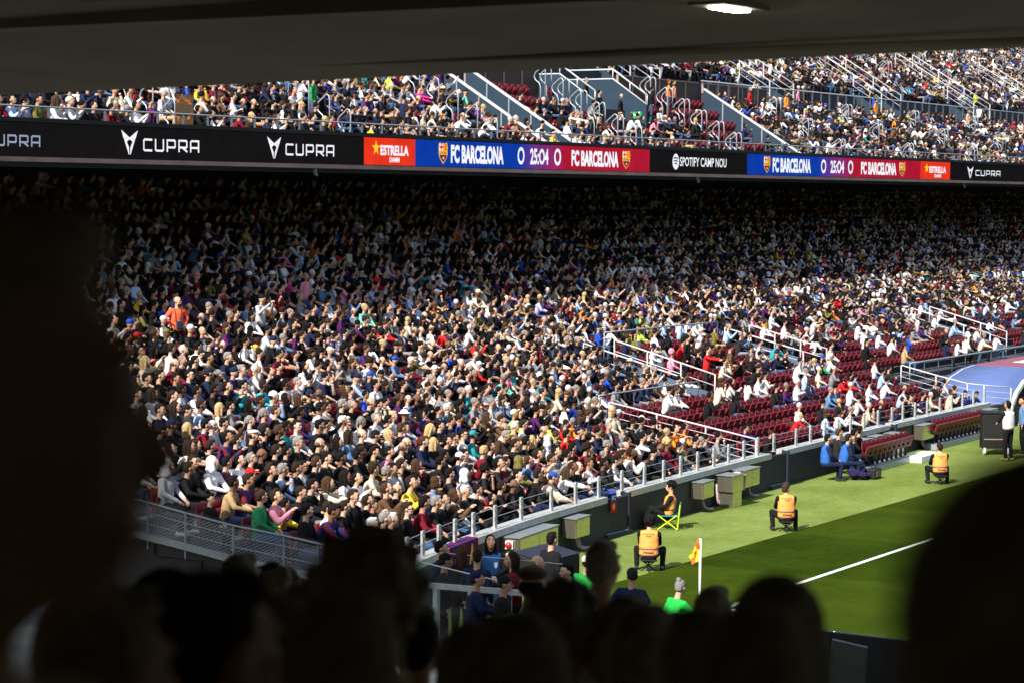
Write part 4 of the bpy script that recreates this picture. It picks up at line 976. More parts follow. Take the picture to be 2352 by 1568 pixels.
SEEN['p'] = '''705,40,white,h,clasp;960,25,white,k;285,105,pale,h;380,115,black,b;470,115,black,b;450,55,denim,b;545,40,jersey,k,,s;800,20,jersey,k,,s;940,165,jersey,b,,s;1000,265,green,Nb,lap,slim;1065,275,pink,b;1120,275,yellow,k,clasp,ch;1165,240,black,b;720,260,black,k,,ch;820,195,tan,k,clasp;1250,300,black,k,chin;1250,55,skyblue,g,chin gl;1345,190,cream,nl;1420,250,brown,k,chin,ch;1440,150,navy,k,clasp;1585,130,white,kl;1665,285,black,b,,gl;1500,380,jersey,k,knees;1585,335,white,b,,s;1635,340,black,b;1640,500,white,kl;1845,420,black,w,clasp;1400,340,black,k;1325,370,black,k;1895,390,black,g,clasp;600,440,pale,k;690,450,blue,k;1350,625,skyblue,b;1470,765,cream,x;1800,70,white,kt;1890,40,cream,b;1090,100,black,b;1180,100,black,b;1700,90,black,c:black;1730,100,jersey,k;1780,210,black,b;1850,260,black,b,,ch;1900,230,brown,nt'''
SEEN['q'] = '''770,165,white,k,lap,gl slim;565,215,black,k,phone;605,220,brown,nb,phone;455,115,black,kl,cross;545,80,denim,nb;625,45,olive,k;720,25,white,h;820,140,charcoal,w;925,125,black,k,phone,ch;1140,35,olive,h;1250,25,jersey,b,phone,s;1205,275,black,k,lap;1335,165,cream,c:blue;1480,150,white,nl,reach;1260,195,black,b;1315,205,black,g,,gl;1540,115,black,b,phone;1885,30,charcoal,b,clasp;1960,15,pale,b,phone;1095,330,charcoal,x,clasp;315,580,black,b,lap,gl;290,555,black,nl;410,515,garnet,k,clasp;515,490,black,g,clasp;620,430,black,k,chin;60,430,black,w,clasp;205,400,black,b,clasp;1550,75,charcoal,x;180,190,black,x,,gl;235,205,yellow,b;310,225,black,k,,ch;350,30,black,b;195,40,black,g,,gl;270,40,pale,k,chin;110,60,pale,k;1020,90,black,b;1380,40,olive,g;690,60,charcoal,k,cross'''
SEEN['F'] = '''565,290,white,g;720,310,skyblue,h;1050,200,pale,k;855,170,yellow,k;380,60,lime,k;1640,200,white,w;1750,205,white,k;1920,230,yellow,y;1500,240,yellow,k;2020,310,mint,k;1735,320,teal,c:teal;1050,280,white,k;850,345,white,k;890,390,white,k;545,470,white,b;60,560,white,k;640,590,pink,n;750,570,white,b;830,620,white,k;895,570,red,g;1150,540,orange,k;490,660,skyblue,g;545,670,charcoal,g;650,700,white,k;685,700,white,k;860,730,white,b;590,700,denim,k;
320,770,red,b,reach,st;490,770,brown,k,down,st;220,740,black,k,down,st;90,690,black,kl,down,st;40,700,white,b;235,640,grey,b,reach;960,670,pale,w;1095,640,grey,g;1330,710,black,k,down,st;1440,850,pale,b;1510,730,white,k;1550,650,skyblue,b;920,820,white,k;1045,780,white,k;175,920,pale,k,reach;240,980,tan,w;100,1010,white,n;370,1040,black,k,phone;620,1000,white,kl;690,975,white,k;905,970,white,h;965,940,skyblue,g;1080,890,cream,w;1125,890,grey,w;
1430,920,skyblue,k;1265,940,denim,k;1195,970,red,kl;1385,990,white,k;1480,980,white,k;1575,1010,skyblue,x;850,1030,jersey,g;890,1120,red,y,,ch;940,1100,white,w;1110,1055,denim,g;1250,1040,white,w;1180,1200,white,k,phone gl;1120,1240,skyblue,nl;1330,1170,cream,w,chin;1645,1085,white,b;1750,1060,cream,w;1890,1040,black,b,phone;740,1275,black,n,clasp,ch;170,1280,orange,k,phone,s;350,1330,grey,k;190,1440,khaki,w;275,1450,black,g,,gl;345,1430,grey,k;
545,1340,jersey,k,reach,st ch;600,1340,black,k,down,st ch;105,1510,garnet,ycu;1960,480,cream,g,reach,st;2100,475,skyblue,g;2170,490,white,k;1775,530,white,k;1820,570,white,k;1700,580,pale,g;1990,650,white,b;2080,690,cream,g;1980,710,white,x;2200,690,white,k;1890,600,skyblue,g;2120,570,white,k;1240,590,pale,g;1280,590,pale,g;1350,590,white,k;1390,640,white,g;1180,700,jersey,k;1020,610,pale,g;1060,560,black,k;1600,770,tan,n;1740,780,white,y;1860,790,cream,g;1900,780,green,b;2240,720,white,k,clasp;620,840,black,g;655,840,black,k;720,840,navy,k;780,830,navy,c:navy;825,820,black,b;770,750,teal,k;630,920,black,b,,gl;660,915,black,x;720,920,pale,k;790,980,black,k;930,880,navy,k;970,870,pale,k;1010,860,black,yl;1060,850,green,kl;410,980,cream,nl;490,970,pale,kl;520,1030,black,kl;1180,970,red,kl;980,1010,navy,nl;1130,1000,navy,k;1170,1080,black,yl;1280,1050,pale,k;1080,1150,black,k;1180,1140,navy,k;1230,1150,pale,g;1290,1180,black,b;1440,1160,black,x;1500,1160,jersey,k,,ch;1560,1110,black,b;1600,1130,black,k,phone;1690,1100,navy,k;1790,960,black,k;1840,970,pale,k,phone;1860,1060,cream,nl;1970,1060,jersey,c:navy,,ch;2010,1060,navy,k,,ch;2360,1100,white,k'''
SEEN['A'] = '''10,650,skyblue,k;60,625,lavender,kcu;190,640,olive,k;245,655,pale,nl,,gl;210,590,navy,k;310,590,black,k;510,580,navy,g;575,590,black,g;550,670,black,k,lap,s;590,690,charcoal,b;640,720,garnet,k,,gl;705,690,black,g;770,615,white,k;815,620,cream,y;880,625,pale,w;955,690,jersey,k,reach,st ch;1085,715,black,k;1175,740,black,k,phone;1330,715,white,k,phone;1270,690,pale,k;1345,590,yellow,g;1380,640,black,x;1310,650,charcoal,b;1495,585,garnet,c:white;1590,655,black,x;1645,655,black,x;1030,565,black,g;1735,525,blue,x;1540,520,grey,w;2050,560,green,t:cream,down,st;1810,690,black,kcu,lap,s;1895,690,white,nl;1950,690,black,g;1800,770,white,nl,phone;1870,755,black,k,chin;2170,795,charcoal,yl;2250,795,yellow,n;2200,600,blue,k;970,550,white,k;1260,560,blue,b;1400,740,charcoal,b,,ch;1460,735,garnet,k;1545,750,brown,y,,ch;1590,750,black,yl;2030,790,black,k;2080,770,navy,k;1570,590,black,b;1635,605,garnet,k;1690,590,black,k;1435,680,brown,nl;1480,660,white,b;2110,700,black,k;2240,660,grey,k;1450,600,garnet,k;1140,590,black,kcu;1150,620,garnet,k;1210,590,grey,kl;2160,500,jersey,x'''
SEEN['B'] = '''225,515,teal,k;145,495,pale,c:tan;430,540,pale,w;600,610,magenta,b;640,610,magenta,k,,gl;495,550,grey,b;770,455,jersey,k,down,st;640,455,blue,k;700,480,blue,k;390,460,lime,b;645,740,skyblue,g;605,750,pale,k;905,755,white,c:white,reach;280,730,charcoal,g;490,800,jersey,g,reach,s;285,790,yellow,k;650,815,black,k,reach,s;940,855,aqua,n,,ch;1035,650,mint,c:charcoal;800,695,aqua,k;770,530,white,k;1185,615,jersey,k,clasp,s;420,600,white,k;275,605,pale,b;840,840,black,x,phone s;1410,800,white,k,knees;1590,880,yellow,k,cross;1545,870,yellow,y;1280,790,orange,w;1610,775,cream,k,reach;1240,730,pale,w;990,700,purple,x;940,650,charcoal,x;880,640,olive,k;1090,730,cream,yl;1130,780,black,k;1210,800,black,b;1310,760,brown,k;1345,740,charcoal,g;1380,740,black,g;1410,880,jersey,k,phone,ch;1500,880,black,c:black;1350,860,garnet,b;1210,690,black,k;1180,740,cream,y;1070,850,black,k,reach;1000,850,black,kcu;730,770,black,x;700,780,cream,n;520,700,navy,k;560,680,garnet,k'''
SEEN['V'] = '''960,545,navy,w;1085,470,navy,k;1155,480,navy,w;910,470,black,k;1060,570,black,k,phone;1155,555,navy,g;1200,570,black,g;1275,590,black,k;1365,590,grey,k;1195,680,cream,g,reach;1225,650,black,k;1300,650,black,k;1365,760,navy,w;1430,760,navy,w;1530,740,black,kl;1345,870,white,k;1440,890,pale,yl;1510,880,pale,y;1580,830,white,nl;1700,880,black,g;1825,890,navy,g;1400,370,black,g,down,st;1510,410,black,k,down,st;1735,440,black,x,lap,st;1690,520,cream,k;1765,530,cream,k,reach;1910,540,charcoal,x;1540,600,black,x,,gl;1605,610,cream,yl;1685,620,cream,y;1765,620,navy,k;1870,640,white,nl;1935,620,black,x;2005,630,navy,k;2085,630,pale,k;2165,640,black,k;1880,710,white,k;1770,700,black,k;2090,740,pink,kl;2180,740,black,g;2240,740,navy,x;2315,740,black,g;2085,920,navy,w;2130,910,black,b;2230,950,navy,k;2320,910,black,w;2040,420,black,k,down,st'''
SEEN['W'] = '''85,440,orange,r,down,st;130,450,peach,n,down,st;620,470,red,g,down,st;850,520,orange,k,down,st;1395,560,orange,k,down,st;2000,650,peach,n,down,st;2100,610,white,k,down,st;440,490,garnet,k,,ch;290,720,black,x,clasp;1160,740,lime,b;1015,770,white,k;1380,300,white,k;1790,470,yellow,g;2080,360,white,b;1880,370,red,g;1505,680,white,g;1600,680,lime,b;1060,450,lavender,x;2010,870,white,g;1920,910,red,w;710,600,white,k;575,650,blue,b;1640,580,aqua,k;1470,420,cream,y'''
HERO_AT = []                               # (display px) of people built by hand, so that nobody else sits there
FAR = []
def parse_hair(h):
    if h == 'h': return ('hood', None)
    if h == 'x': return ('bald', None)
    if h[0] in 'cft' and len(h) > 1 and h[1] == ':': return ({'c': 'cap', 'f': 'flatcap', 't': 'hat'}[h[0]], h[2:])
    c = h[0].lower(); st = {'': 'crop', 'l': 'long', 't': 'tail', 'b': 'bob', 'cu': 'curly'}[h[1:]]
    if h[0] == 'N': c, st = 'n', 'bun'
    if st == 'crop' and rng.random() < .35: st = 'quiff'
    return (st, c)
def head_of(rowf, i, x, stand=False):
    y, z = rowf(i, x); k = psize(x); return (x, y - .12, z + (1.22 if not stand else 1.66) * k)
def find_row(px, py, tier, stand=False):
    rowf, n = (row_low, NLOW) if tier == 'low' else (row_up, NUP)
    best = None
    for i in range(n):
        y, z = rowf(i, 20.0); d = ray(px, py); x = 20.0
        for _ in range(3):
            y, z = rowf(i, x); x = CAM[0] + d[0] * (y - .12 - CAM[1]) / d[1]
        q = proj(head_of(rowf, i, x, stand)); e = abs(q[1] - py)
        if best is None or e < best[0]: best = (e, i, x)
    return best
PEOPLE = []; TAKEN = {}
import bisect
def psize(x): return float(np.interp(x, (-5, 5, 18, 40, 80), (1.07, 1.02, .92, .85, .81)))   # people a little smaller towards the far end
GX = [-12.0]
while GX[-1] < 176: GX.append(GX[-1] + float(np.interp(GX[-1], (-5, 10, 22, 60), (.54, .52, .45, .42))))
def seat_idx(x): return min(len(GX) - 1, max(0, bisect.bisect_left(GX, x)))
def aisle_at(tier, i, x):
    if tier == 'low':
        y = row_low(i, x)[0]
        for x0, x1, y0, y1 in VOMS:
            if x0 - .3 < x < x1 + .3 and y0 - .5 < y < y1 + .6: return True
        if 16.3 < x < 18.0 and y < 12.3: return True
        if x > 37.3 and y < 12.6: return True
        return x < -4.3
    if i < 9 and 37.2 < x < 42.5 and UPY + 2.9 < row_up(i, x)[0] < UPY + 8.5: return True
    if any(abs(x - a) < .5 for a in AISLES): return True
    if 2 <= i < 6 and 28.4 < x < 31.4: return True
    if i < 6 and abs(x - 31.3) < .4 or i < 6 and abs(x - 50.3) < .4: return True
    return False
def put(tier, i, x, look):
    s0 = seat_idx(x)
    for ds in (0, 1, -1, 2, -2):
        k = (tier, i, s0 + ds)
        if k not in TAKEN and not (aisle_at(tier, i, GX[s0 + ds]) and not look.get('st')):
            TAKEN[k] = True; look.update(tier=tier, row=i, x=GX[s0 + ds]); PEOPLE.append(look); return True
    return False
for t_, txt in SEEN.items():
    ox, oy, sc = TILE[t_]
    for ent in txt.replace('\n', '').split(';'):
        q = ent.split(','); fl = q[5].split() if len(q) > 5 else []
        px, py = (ox + float(q[0]) / sc) / 1.7415, (oy + float(q[1]) / sc) / 1.7415
        arms = q[4] if len(q) > 4 else ''
        if ' ' in arms: fl += arms.split()[1:]; arms = arms.split()[0]
        tier = 'up' if t_ in 'ABVW' else 'low'; st = 'st' in fl
        e, i, x = find_row(px, py, tier, st)
        hs, hc = parse_hair(q[3])
        put(tier, i, x, dict(shirt=q[2], hs=hs, hc=hc, arms=arms, st=st, ch='ch' in fl, gl='gl' in fl, short='s' in fl, seen=True))
HEROX = [(408, 708)]
for px, py in HEROX:
    e, i, x = find_row(px, py, 'low', True)
    for ds in (-1, 0, 1): TAKEN[('low', i, seat_idx(x) + ds)] = True
DARKW = [('black', 58), ('charcoal', 15), ('navy', 14), ('white', 11), ('pale', 6), ('grey', 6), ('jersey', 5), ('denim', 3), ('skyblue', 3), ('garnet', 3), ('blue', 2), ('red', 1.6), ('cream', 2.5), ('olive', 2), ('brown', 2), ('pink', .8), ('orange', .35), ('yellow', .35), ('teal', .4), ('tan', 1), ('lime', .12)]
BRIGHTW = [(a, b_ * (1.5 if a in ('white', 'pale', 'cream', 'skyblue') else (.75 if a in ('black',) else 1))) for a, b_ in DARKW]
def pick(wl):
    t_ = sum(b_ for _, b_ in wl); u = rng.random() * t_
    for a, b_ in wl:
        u -= b_
        if u <= 0: return a
    return wl[0][0]
def rnd_look(bright=False, suit=False):
    hs = pick([('crop', 46), ('quiff', 18), ('long', 16), ('bald', 4), ('cap', 7), ('bob', 4), ('tail', 3), ('curly', 3), ('hat', .6), ('hood', 1.6)])
    hc = pick([('k', 58), ('b', 22), ('n', 8), ('g', 4.5), ('w', 2), ('y', 2.2), ('r', .5)]) if hs not in ('cap', 'hat', 'hood', 'bald') else (pick([('black', 5), ('navy', 3), ('white', 4), ('red', 1), ('blue', 1), ('cream', 1)]) if hs in ('cap', 'hat') else None)
    return dict(shirt=pick([('black', 5), ('navy', 5), ('charcoal', 2), ('white', 1)]) if suit else pick(BRIGHTW if bright else DARKW), hs=hs, hc=hc, arms='', st=False, ch=rng.random() < .05, gl=rng.random() < .13, short=rng.random() < .25, suit=suit)
EMPTY_SEATS = []; FULL_SEATS = []
def visible(p, pad=30):
    q = proj(p); return -pad < q[0] < 2352 + pad and -pad < q[1] < 1568 and q[2] > 5
for tier, rowf, n, xr in (('low', row_low, NLOW, (-9, 125)), ('up', row_up, NUP, (-12, 175))):
    for i in range(n):
        for k in range(len(GX)):
            x = GX[k]; h = head_of(rowf, i, x)
            if not visible(h, 380) or (tier == 'low' and x < -4.5): continue
            q = proj(h)
            if tier == 'up' and (q[1] > 450 or q[1] < 205 - q[0] * .045 - 75): continue
            if aisle_at(tier, i, x): continue
            y, z = rowf(i, x)
            if (tier, i, k) in TAKEN: FULL_SEATS.append((x, y, z)); continue
            if tier == 'low':
                if x < 17.3: pr = .97
                elif y < 12.7: pr = .0 if x < 36 else .05
                elif y < 14.6 and x > 26: pr = .14
                elif y < 17.2 and x > 26: pr = .36
                elif y < 18.5: pr = .93
                else: pr = .97
                bright = x > 22
            else:
                pr = .96
                if 31.5 < x < 50.2 and i < 6: pr = (.4, .22, .12, .03, .0, .0)[i] if x > 36 else (.35, .18, .05, .0, 0, 0)[i]
                bright = True
            if rng.random() < pr:
                lk = rnd_look(bright, tier == 'up' and 31.5 < x < 50.2 and i < 6); lk.update(tier=tier, row=i, x=x); PEOPLE.append(lk); TAKEN[(tier, i, k)] = True; FULL_SEATS.append((x, y, z))
            else: EMPTY_SEATS.append((x, y, z, tier, i))
# people on the cross aisle of the far stand
for k in range(26):
    lk = rnd_look(True); x = 52 + rng.random() * 70; lk.update(tier='cross', row=0, x=x, st=True); PEOPLE.append(lk)
for p in PEOPLE:
    if p['tier'] == 'cross': y, z = UPY + 5.7 + rng.random() * .8, 12.0
    else: y, z = (row_low if p['tier'] == 'low' else row_up)(p['row'], p['x'])
    p['pos'] = (p['x'] + rng.uniform(-.06, .06), y + rng.uniform(-.05, .05) - (.12 if p['st'] else 0), z)
    p['rz'] = R(rng.gauss(26, 11)); p['sc'] = psize(p['x']) * (rng.uniform(.74, .86) if p['ch'] else rng.uniform(.93, 1.05)); p['skin'] = SKINS[int(rng.random() ** 1.5 * len(SKINS)) % len(SKINS)]
    p['tr'] = pick([('jean', 4), ('black', 5), ('navy', 2.5), ('grey', 1.2), ('tan', .8), ('charcoal', 3), ('pale', .3)])
    p['q'] = proj((p['pos'][0], p['pos'][1] - .1, z + 1.2))
# ------------------------------------------------------------------ which of them become things of their own: the largest in view
def clear_view(p):
    px, py, d = p['q']
    if not (8 < px < 2344): return False
    if p['tier'] == 'up': return py > 212 - px * .045
    if py < 395: return False
    if px < 190 + max(0, (py - 500)) * .16: return False
    if 700 < px < 1000 and py > 1262: return False
    return py < 1330
cand = sorted((p for p in PEOPLE if clear_view(p)), key=lambda p: p['q'][2] + (0 if p.get('seen') else 2.5))
NIND = 248
IND = cand[:NIND]; ids = set(id(p) for p in IND); REST = [p for p in PEOPLE if id(p) not in ids]
SEATPOSES = [dict(lean=4, arms='lap', hy=14), dict(lean=18, arms='clasp', hy=30), dict(lean=12, arms='phone', hy=8, hp=26), dict(lean=1, arms='cross', hy=12), dict(lean=14, arms='chin', hy=22), dict(lean=32, arms='knees', hy=24, hp=-14), dict(lean=-2, arms='lap', hy=-14),
             dict(lean=12, arms='clasp', hy=42), dict(lean=8, arms='raise', hy=24), dict(lean=20, arms='reach', hy=10), dict(lean=3, arms='lap', hy=46, spread=.2)]
STANDPOSES = [dict(kind='stand', lean=2, arms='down', hy=18), dict(kind='stand', lean=3, arms='film', hy=20), dict(kind='stand', lean=4, arms='reach', hy=10), dict(kind='stand', lean=1, arms='raise', hy=0), dict(kind='stand', lean=0, arms='hipward', hy=34), dict(kind='stand', lean=3, arms='phone', hy=8, hp=24)]
for k, a in enumerate(SEATPOSES): proto('seat%d' % k, pose(**a))
for k, a in enumerate(STANDPOSES): proto('stand%d' % k, pose(**a))
def choose_pose(p):
    if p['st']:
        m_ = {'film': 1, 'reach': 2, 'raise': 3}; return 'stand%d' % m_.get(p['arms'], 0)
    m_ = {'phone': [2], 'cross': [3], 'chin': [4], 'knees': [5], 'clasp': [1, 7], 'raise': [8], 'reach': [9], 'lap': [0, 6, 10]}
    if p['arms'] in m_: return 'seat%d' % rng.choice(m_[p['arms']])
    return 'seat%d' % pick([(0, 20), (1, 13), (2, 9), (3, 9), (4, 8), (5, 6), (6, 7), (7, 12), (8, 1.2), (9, 1.5), (10, 14)])
def setcol(o, c): o.color = (c[0], c[1], c[2], 1.0); return o
def build_person(pk, loc, rz, sc, skin, shirt, long_, tr, hs, hc, gl=False, label='', group=None, shoes=(.03, .03, .03), shirt_rgb=None):
    P = PROTO[pk]; J = P['J']
    r = link('person', P['person'], loc=loc); r.rotation_euler.z = rz; r.scale = (sc, sc, sc); setcol(r, skin); tag(r, label, 'person', group)
    me = P['long' if long_ else 'short']
    s_ = setcol(link('jacket' if long_ else 'shirt', me, r), shirt_rgb or C[shirt])
    if shirt == 'jersey':
        s_.material_slots[0].link = 'OBJECT'; s_.material_slots[0].material = M['jersey']
    setcol(link('trousers', P['trousers'], r), C[tr]); setcol(link('shoes', P['shoes'], r), shoes)
    H = Matrix.Translation(J['head'].tolist()) @ Matrix(J['hm'].tolist()).to_4x4()
    def onhead(nm, me, c=None):
        o = link(nm, me, r); o.matrix_local = H
        if c: setcol(o, c)
        return o
    if hs == 'bald':
        onhead('hair', hair_mesh('balding'), (.12, .09, .07))
    elif hs in ('cap', 'hat', 'flatcap', 'beanie'):
        onhead(hs if hs != 'flatcap' else 'cap', hair_mesh(hs), C[hc]); onhead('hair', hair_mesh('balding'), HC['b'])
    elif hs == 'hood': onhead('hood', hair_mesh('hood'), shirt_rgb or C[shirt])
    else: onhead('hair', hair_mesh(hs), HC[hc])
    if gl: onhead('sunglasses', GLASSES)
    return r
def looks(p):
    long_ = not p['short']
    if p['st'] and p['arms'] == 'film': pass
    g_ = ('jacket' if long_ else 'shirt') if p['shirt'] != 'jersey' else 'shirt'
    if p['hs'] == 'hood': g_ = 'hooded top'
    cw = CW.get(p['shirt'], p['shirt'])
    who = 'child' if p['ch'] else 'person'
    if p['hs'] in ('cap', 'hat', 'flatcap', 'beanie'): a = '%s in %s %s and %s %s' % (who, CW.get(p['hc'], p['hc']), 'cap' if p['hs'] in ('cap', 'flatcap') else 'hat', cw, g_)
    elif p['hs'] == 'hood': a = '%s in %s %s, hood up' % (who, cw, g_)
    elif p['hs'] == 'bald': a = 'balding %s in %s %s' % (who, cw, g_)
    else: a = '%s-haired %s in %s %s' % (HW[p['hc']].replace('dark brown', 'brown'), who, cw, g_)
    return a
rows = {}
for p in PEOPLE:
    if 0 < p['q'][0] < 2352: rows.setdefault((p['tier'], p['row']), []).append(p)
for k in rows: rows[k].sort(key=lambda p: p['q'][0])
def label_for(p):
    L = rows[(p['tier'], p['row'])]; n = [id(z) for z in L].index(id(p)) + 1
    base = looks(p); row = 'row %d above the %s' % (p['row'] + 1, 'wall' if p['tier'] == 'low' else 'board')
    for tail in (', %s, %s from the left' % (row, ordw(n)), ', %s, %s from left' % (row, ordw(n)), ', row %d, %s from left' % (p['row'] + 1, ordw(n))):
        if len((base + tail).split()) <= 15: break
    return base + (', standing' if p['st'] and len((base + tail).split()) < 15 else '') + tail
for p in IND:
    pk = choose_pose(p)
    shoe = rng.choice([(.6, .6, .6), (.02, .02, .02), (.03, .03, .03)])
    build_person(pk, p['pos'], p['rz'], p['sc'], p['skin'], p['shirt'], not p['short'], p['tr'], p['hs'], p['hc'], p['gl'], label_for(p), 'spectators seated in the opposite stand', shoe)
# ------------------------------------------------------------------ everybody else: one mass
def tri(f):
    out = []
    for q in f:
        for k in range(1, len(q) - 1): out.append((q[0], q[k], q[k + 1]))
    return np.array(out, dtype=np.int32)
def lod(J, hs, far):
    mb = MB(); part = []
    def P(i):
        while len(part) < mb.n: part.append(i)
    n = 6 if far else 8; c, Rm = J['head'], J['hm']; up = J['up']
    mb.ell(c + Rm @ np.array((0, .0, .0)), (.07, .09, .112), n, 5 if far else 7, Rm); P(0)
    if not far:
        mb.ell(c + Rm @ np.array((0, -.092, -.005)), (.014, .018, .026), 5, 4, Rm); P(0); mb.caps(J['neck'], c, .055, .05, 6, cr=1); P(0)
        mb.ell(c + Rm @ np.array((0, -.078, .018)), (.05, .012, .012), 6, 4, Rm); P(5)
    m_ = {'crop': [((0, .026, .036), (.08, .094, .094))], 'bald': [((0, .055, 0), (.078, .06, .05))], 'long': [((0, .026, .036), (.085, .1, .096)), ((0, .07, -.12), (.08, .05, .16))], 'cap': [((0, .012, .048), (.085, .1, .08)), ((0, -.12, .046), (.06, .05, .012))],
          'hood': [((0, .04, .02), (.098, .105, .12))], 'curly': [((0, .03, .05), (.105, .112, .105))], 'hat': [((0, .01, .075), (.085, .1, .07)), ((0, .008, .052), (.155, .165, .014))]}
    for o, r in m_.get(hs, m_['crop']): mb.ell(c + Rm @ np.array(o), r, n, 5 if far else 6, Rm); P(1)
    t_ = 8 if not far else 6
    mb.caps(J['hip'], J['chest'], .142, .134, t_, 1.3, cr=1); P(2); mb.caps(J['chest'], J['neck'] - up * .05, .128, .07, t_, 1.5, cr=1); P(2)
    k0 = mb.n
    for s in (-1, 1):
        mb.caps(J['neck'] - up * .03, J['sh', s], .06, .07, 5, cr=1); P(2)
        mb.caps(J['sh', s], J['el', s], .072, .056, 5, cr=1); P(2); mb.caps(J['el', s], J['wr', s], .05, .036, 5, cr=1); P(4)
        mb.ell(J['wr', s] + (J['wr', s] - J['el', s]) * .2, (.04, .045, .04), 5, 4); P(0)
        mb.caps(J['hp', s], J['kn', s], .094, .07, 6 if not far else 4, cr=1); P(3)
        if not far or J['kn', s][2] > .7 or True: mb.caps(J['kn', s], J['an', s], .068, .05, 5 if not far else 4, cr=1); P(3)
    v, f = mb.arrays(); part = np.array(part); Z = v[:, 1] if True else 0
    # a light shirt front between the lapels of suits
    fr = (part == 2) & (np.abs(v[:, 0]) < .05) & (v[:, 1] < J['chest'][1] - .05) & (v[:, 2] > J['hip'][2] + .2); part2 = part.copy(); part2[fr] = 6
    st = (part == 2) & (np.arange(len(part)) % 2 == 0); part3 = part.copy(); part3[st] = 7
    return v, tri(f), part, part2, part3
LODC = {}
hs_key = {'crop': 'crop', 'quiff': 'crop', 'bald': 'bald', 'long': 'long', 'bob': 'long', 'tail': 'crop', 'bun': 'crop', 'curly': 'curly', 'cap': 'cap', 'flatcap': 'cap', 'beanie': 'crop', 'hat': 'hat', 'hood': 'hood'}
VV = []; FF = []; CC = []; nv = 0
for p in REST:
    if p['q'][2] < 3: continue
    far = p['q'][2] > 88; pk = choose_pose(p); key = (pk, hs_key[p['hs']], far)
    if key not in LODC: LODC[key] = lod(PROTO[pk]['J'], key[1], far)
    v, f, pa, pb, pc = LODC[key]; a = p['rz'] + R(rng.gauss(0, 8)); c_, s_ = math.cos(a) * p['sc'], math.sin(a) * p['sc']
    w_ = np.stack([v[:, 0] * c_ - v[:, 1] * s_ + p['pos'][0], v[:, 0] * s_ + v[:, 1] * c_ + p['pos'][1], v[:, 2] * p['sc'] + p['pos'][2]], 1)
    sh = C[p['shirt']]; hcol = C[p['hc']] if p['hs'] in ('cap', 'hat', 'flatcap', 'beanie') else (sh if p['hs'] == 'hood' else ((.14, .1, .08) if p['hs'] == 'bald' else HC[p['hc']]))
    jit = rng.uniform(.8, 1.15)
    tab = np.array([p['skin'], hcol, np.array(sh) * jit, C[p['tr']], p['skin'] if p['short'] else np.array(sh) * jit, (.01, .01, .01) if p['gl'] else np.array(p['skin']) * .8, (.7, .72, .75), (.12, .006, .018)])
    pp = pb if (p.get('suit') and p['shirt'] != 'white') or (not p['short'] and (p['row'] * 7 + int(p['x'] * 3)) % 9 == 0) else (pc if p['shirt'] == 'jersey' else pa)
    if p['shirt'] == 'jersey': tab[2] = (.01, .024, .17); tab[4] = (.01, .02, .13) if not p['short'] else tab[0]
    VV.append(w_); FF.append(f + nv); CC.append(tab[pp]); nv += len(w_)
def bulk(name, V, Fc, Cc, m, smooth=True):
    V = np.concatenate(V).astype(np.float32); Fc = np.concatenate(Fc).astype(np.int32)
    me = bpy.data.meshes.new(name); me.vertices.add(len(V)); me.vertices.foreach_set('co', V.ravel())
    me.loops.add(Fc.size); me.loops.foreach_set('vertex_index', Fc.ravel()); me.polygons.add(len(Fc)); me.polygons.foreach_set('loop_start', np.arange(len(Fc), dtype=np.int32) * 3)
    me.update(calc_edges=True); me.materials.append(m)
    if smooth: me.polygons.foreach_set('use_smooth', np.ones(len(Fc), dtype=bool))
    if Cc is not None:
        c = np.concatenate(Cc); c = np.concatenate([c, np.ones((len(c), 1))], 1).astype(np.float32)
        a = me.attributes.new('col', 'FLOAT_COLOR', 'POINT'); a.data.foreach_set('color', c.ravel())
    me.validate(); return link(name, me)
print('crowd', len(PEOPLE), 'tris', sum(len(x) for x in FF))
o = bulk('crowd', VV, FF, CC, M['crowd']); tag(o, 'dense crowd of seated spectators filling both tiers of the stand', 'crowd', kind='stuff')
# seats: the nearest empty ones singly, the others as one mass
EMPTY_SEATS.sort(key=lambda s: (proj((s[0], s[1], s[2] + .6))[2] if s[3] == 'low' else 999))
NSEAT = 280; near = [s for s in EMPTY_SEATS if s[3] == 'low' and 0 < proj((s[0], s[1], s[2] + .6))[0] < 2352][:NSEAT]
for x, y, z, t_, i in near:
    make_seat(x, y + .19, z, 0, 'empty maroon folding seat in the %s row above the pitch wall' % ordw(i + 1), 'empty seats, %s row of the lower stand' % ordw(i + 1), sc=psize(x))
ns = set((s[0], s[1]) for s in near); sv, sf = seat_lod().arrays(); sf = tri(sf); VV = []; FF = []; k = 0
for s in FULL_SEATS + [s for s in EMPTY_SEATS if (s[0], s[1]) not in ns]:
    VV.append(sv * psize(s[0]) + np.array([s[0], s[1] + .19, s[2]])); FF.append(sf + k); k += len(sv)
o = bulk('seat_rows', VV, FF, None, M['seat'], False); tag(o, 'rows of maroon seats under and between the spectators', 'seats', kind='stuff')
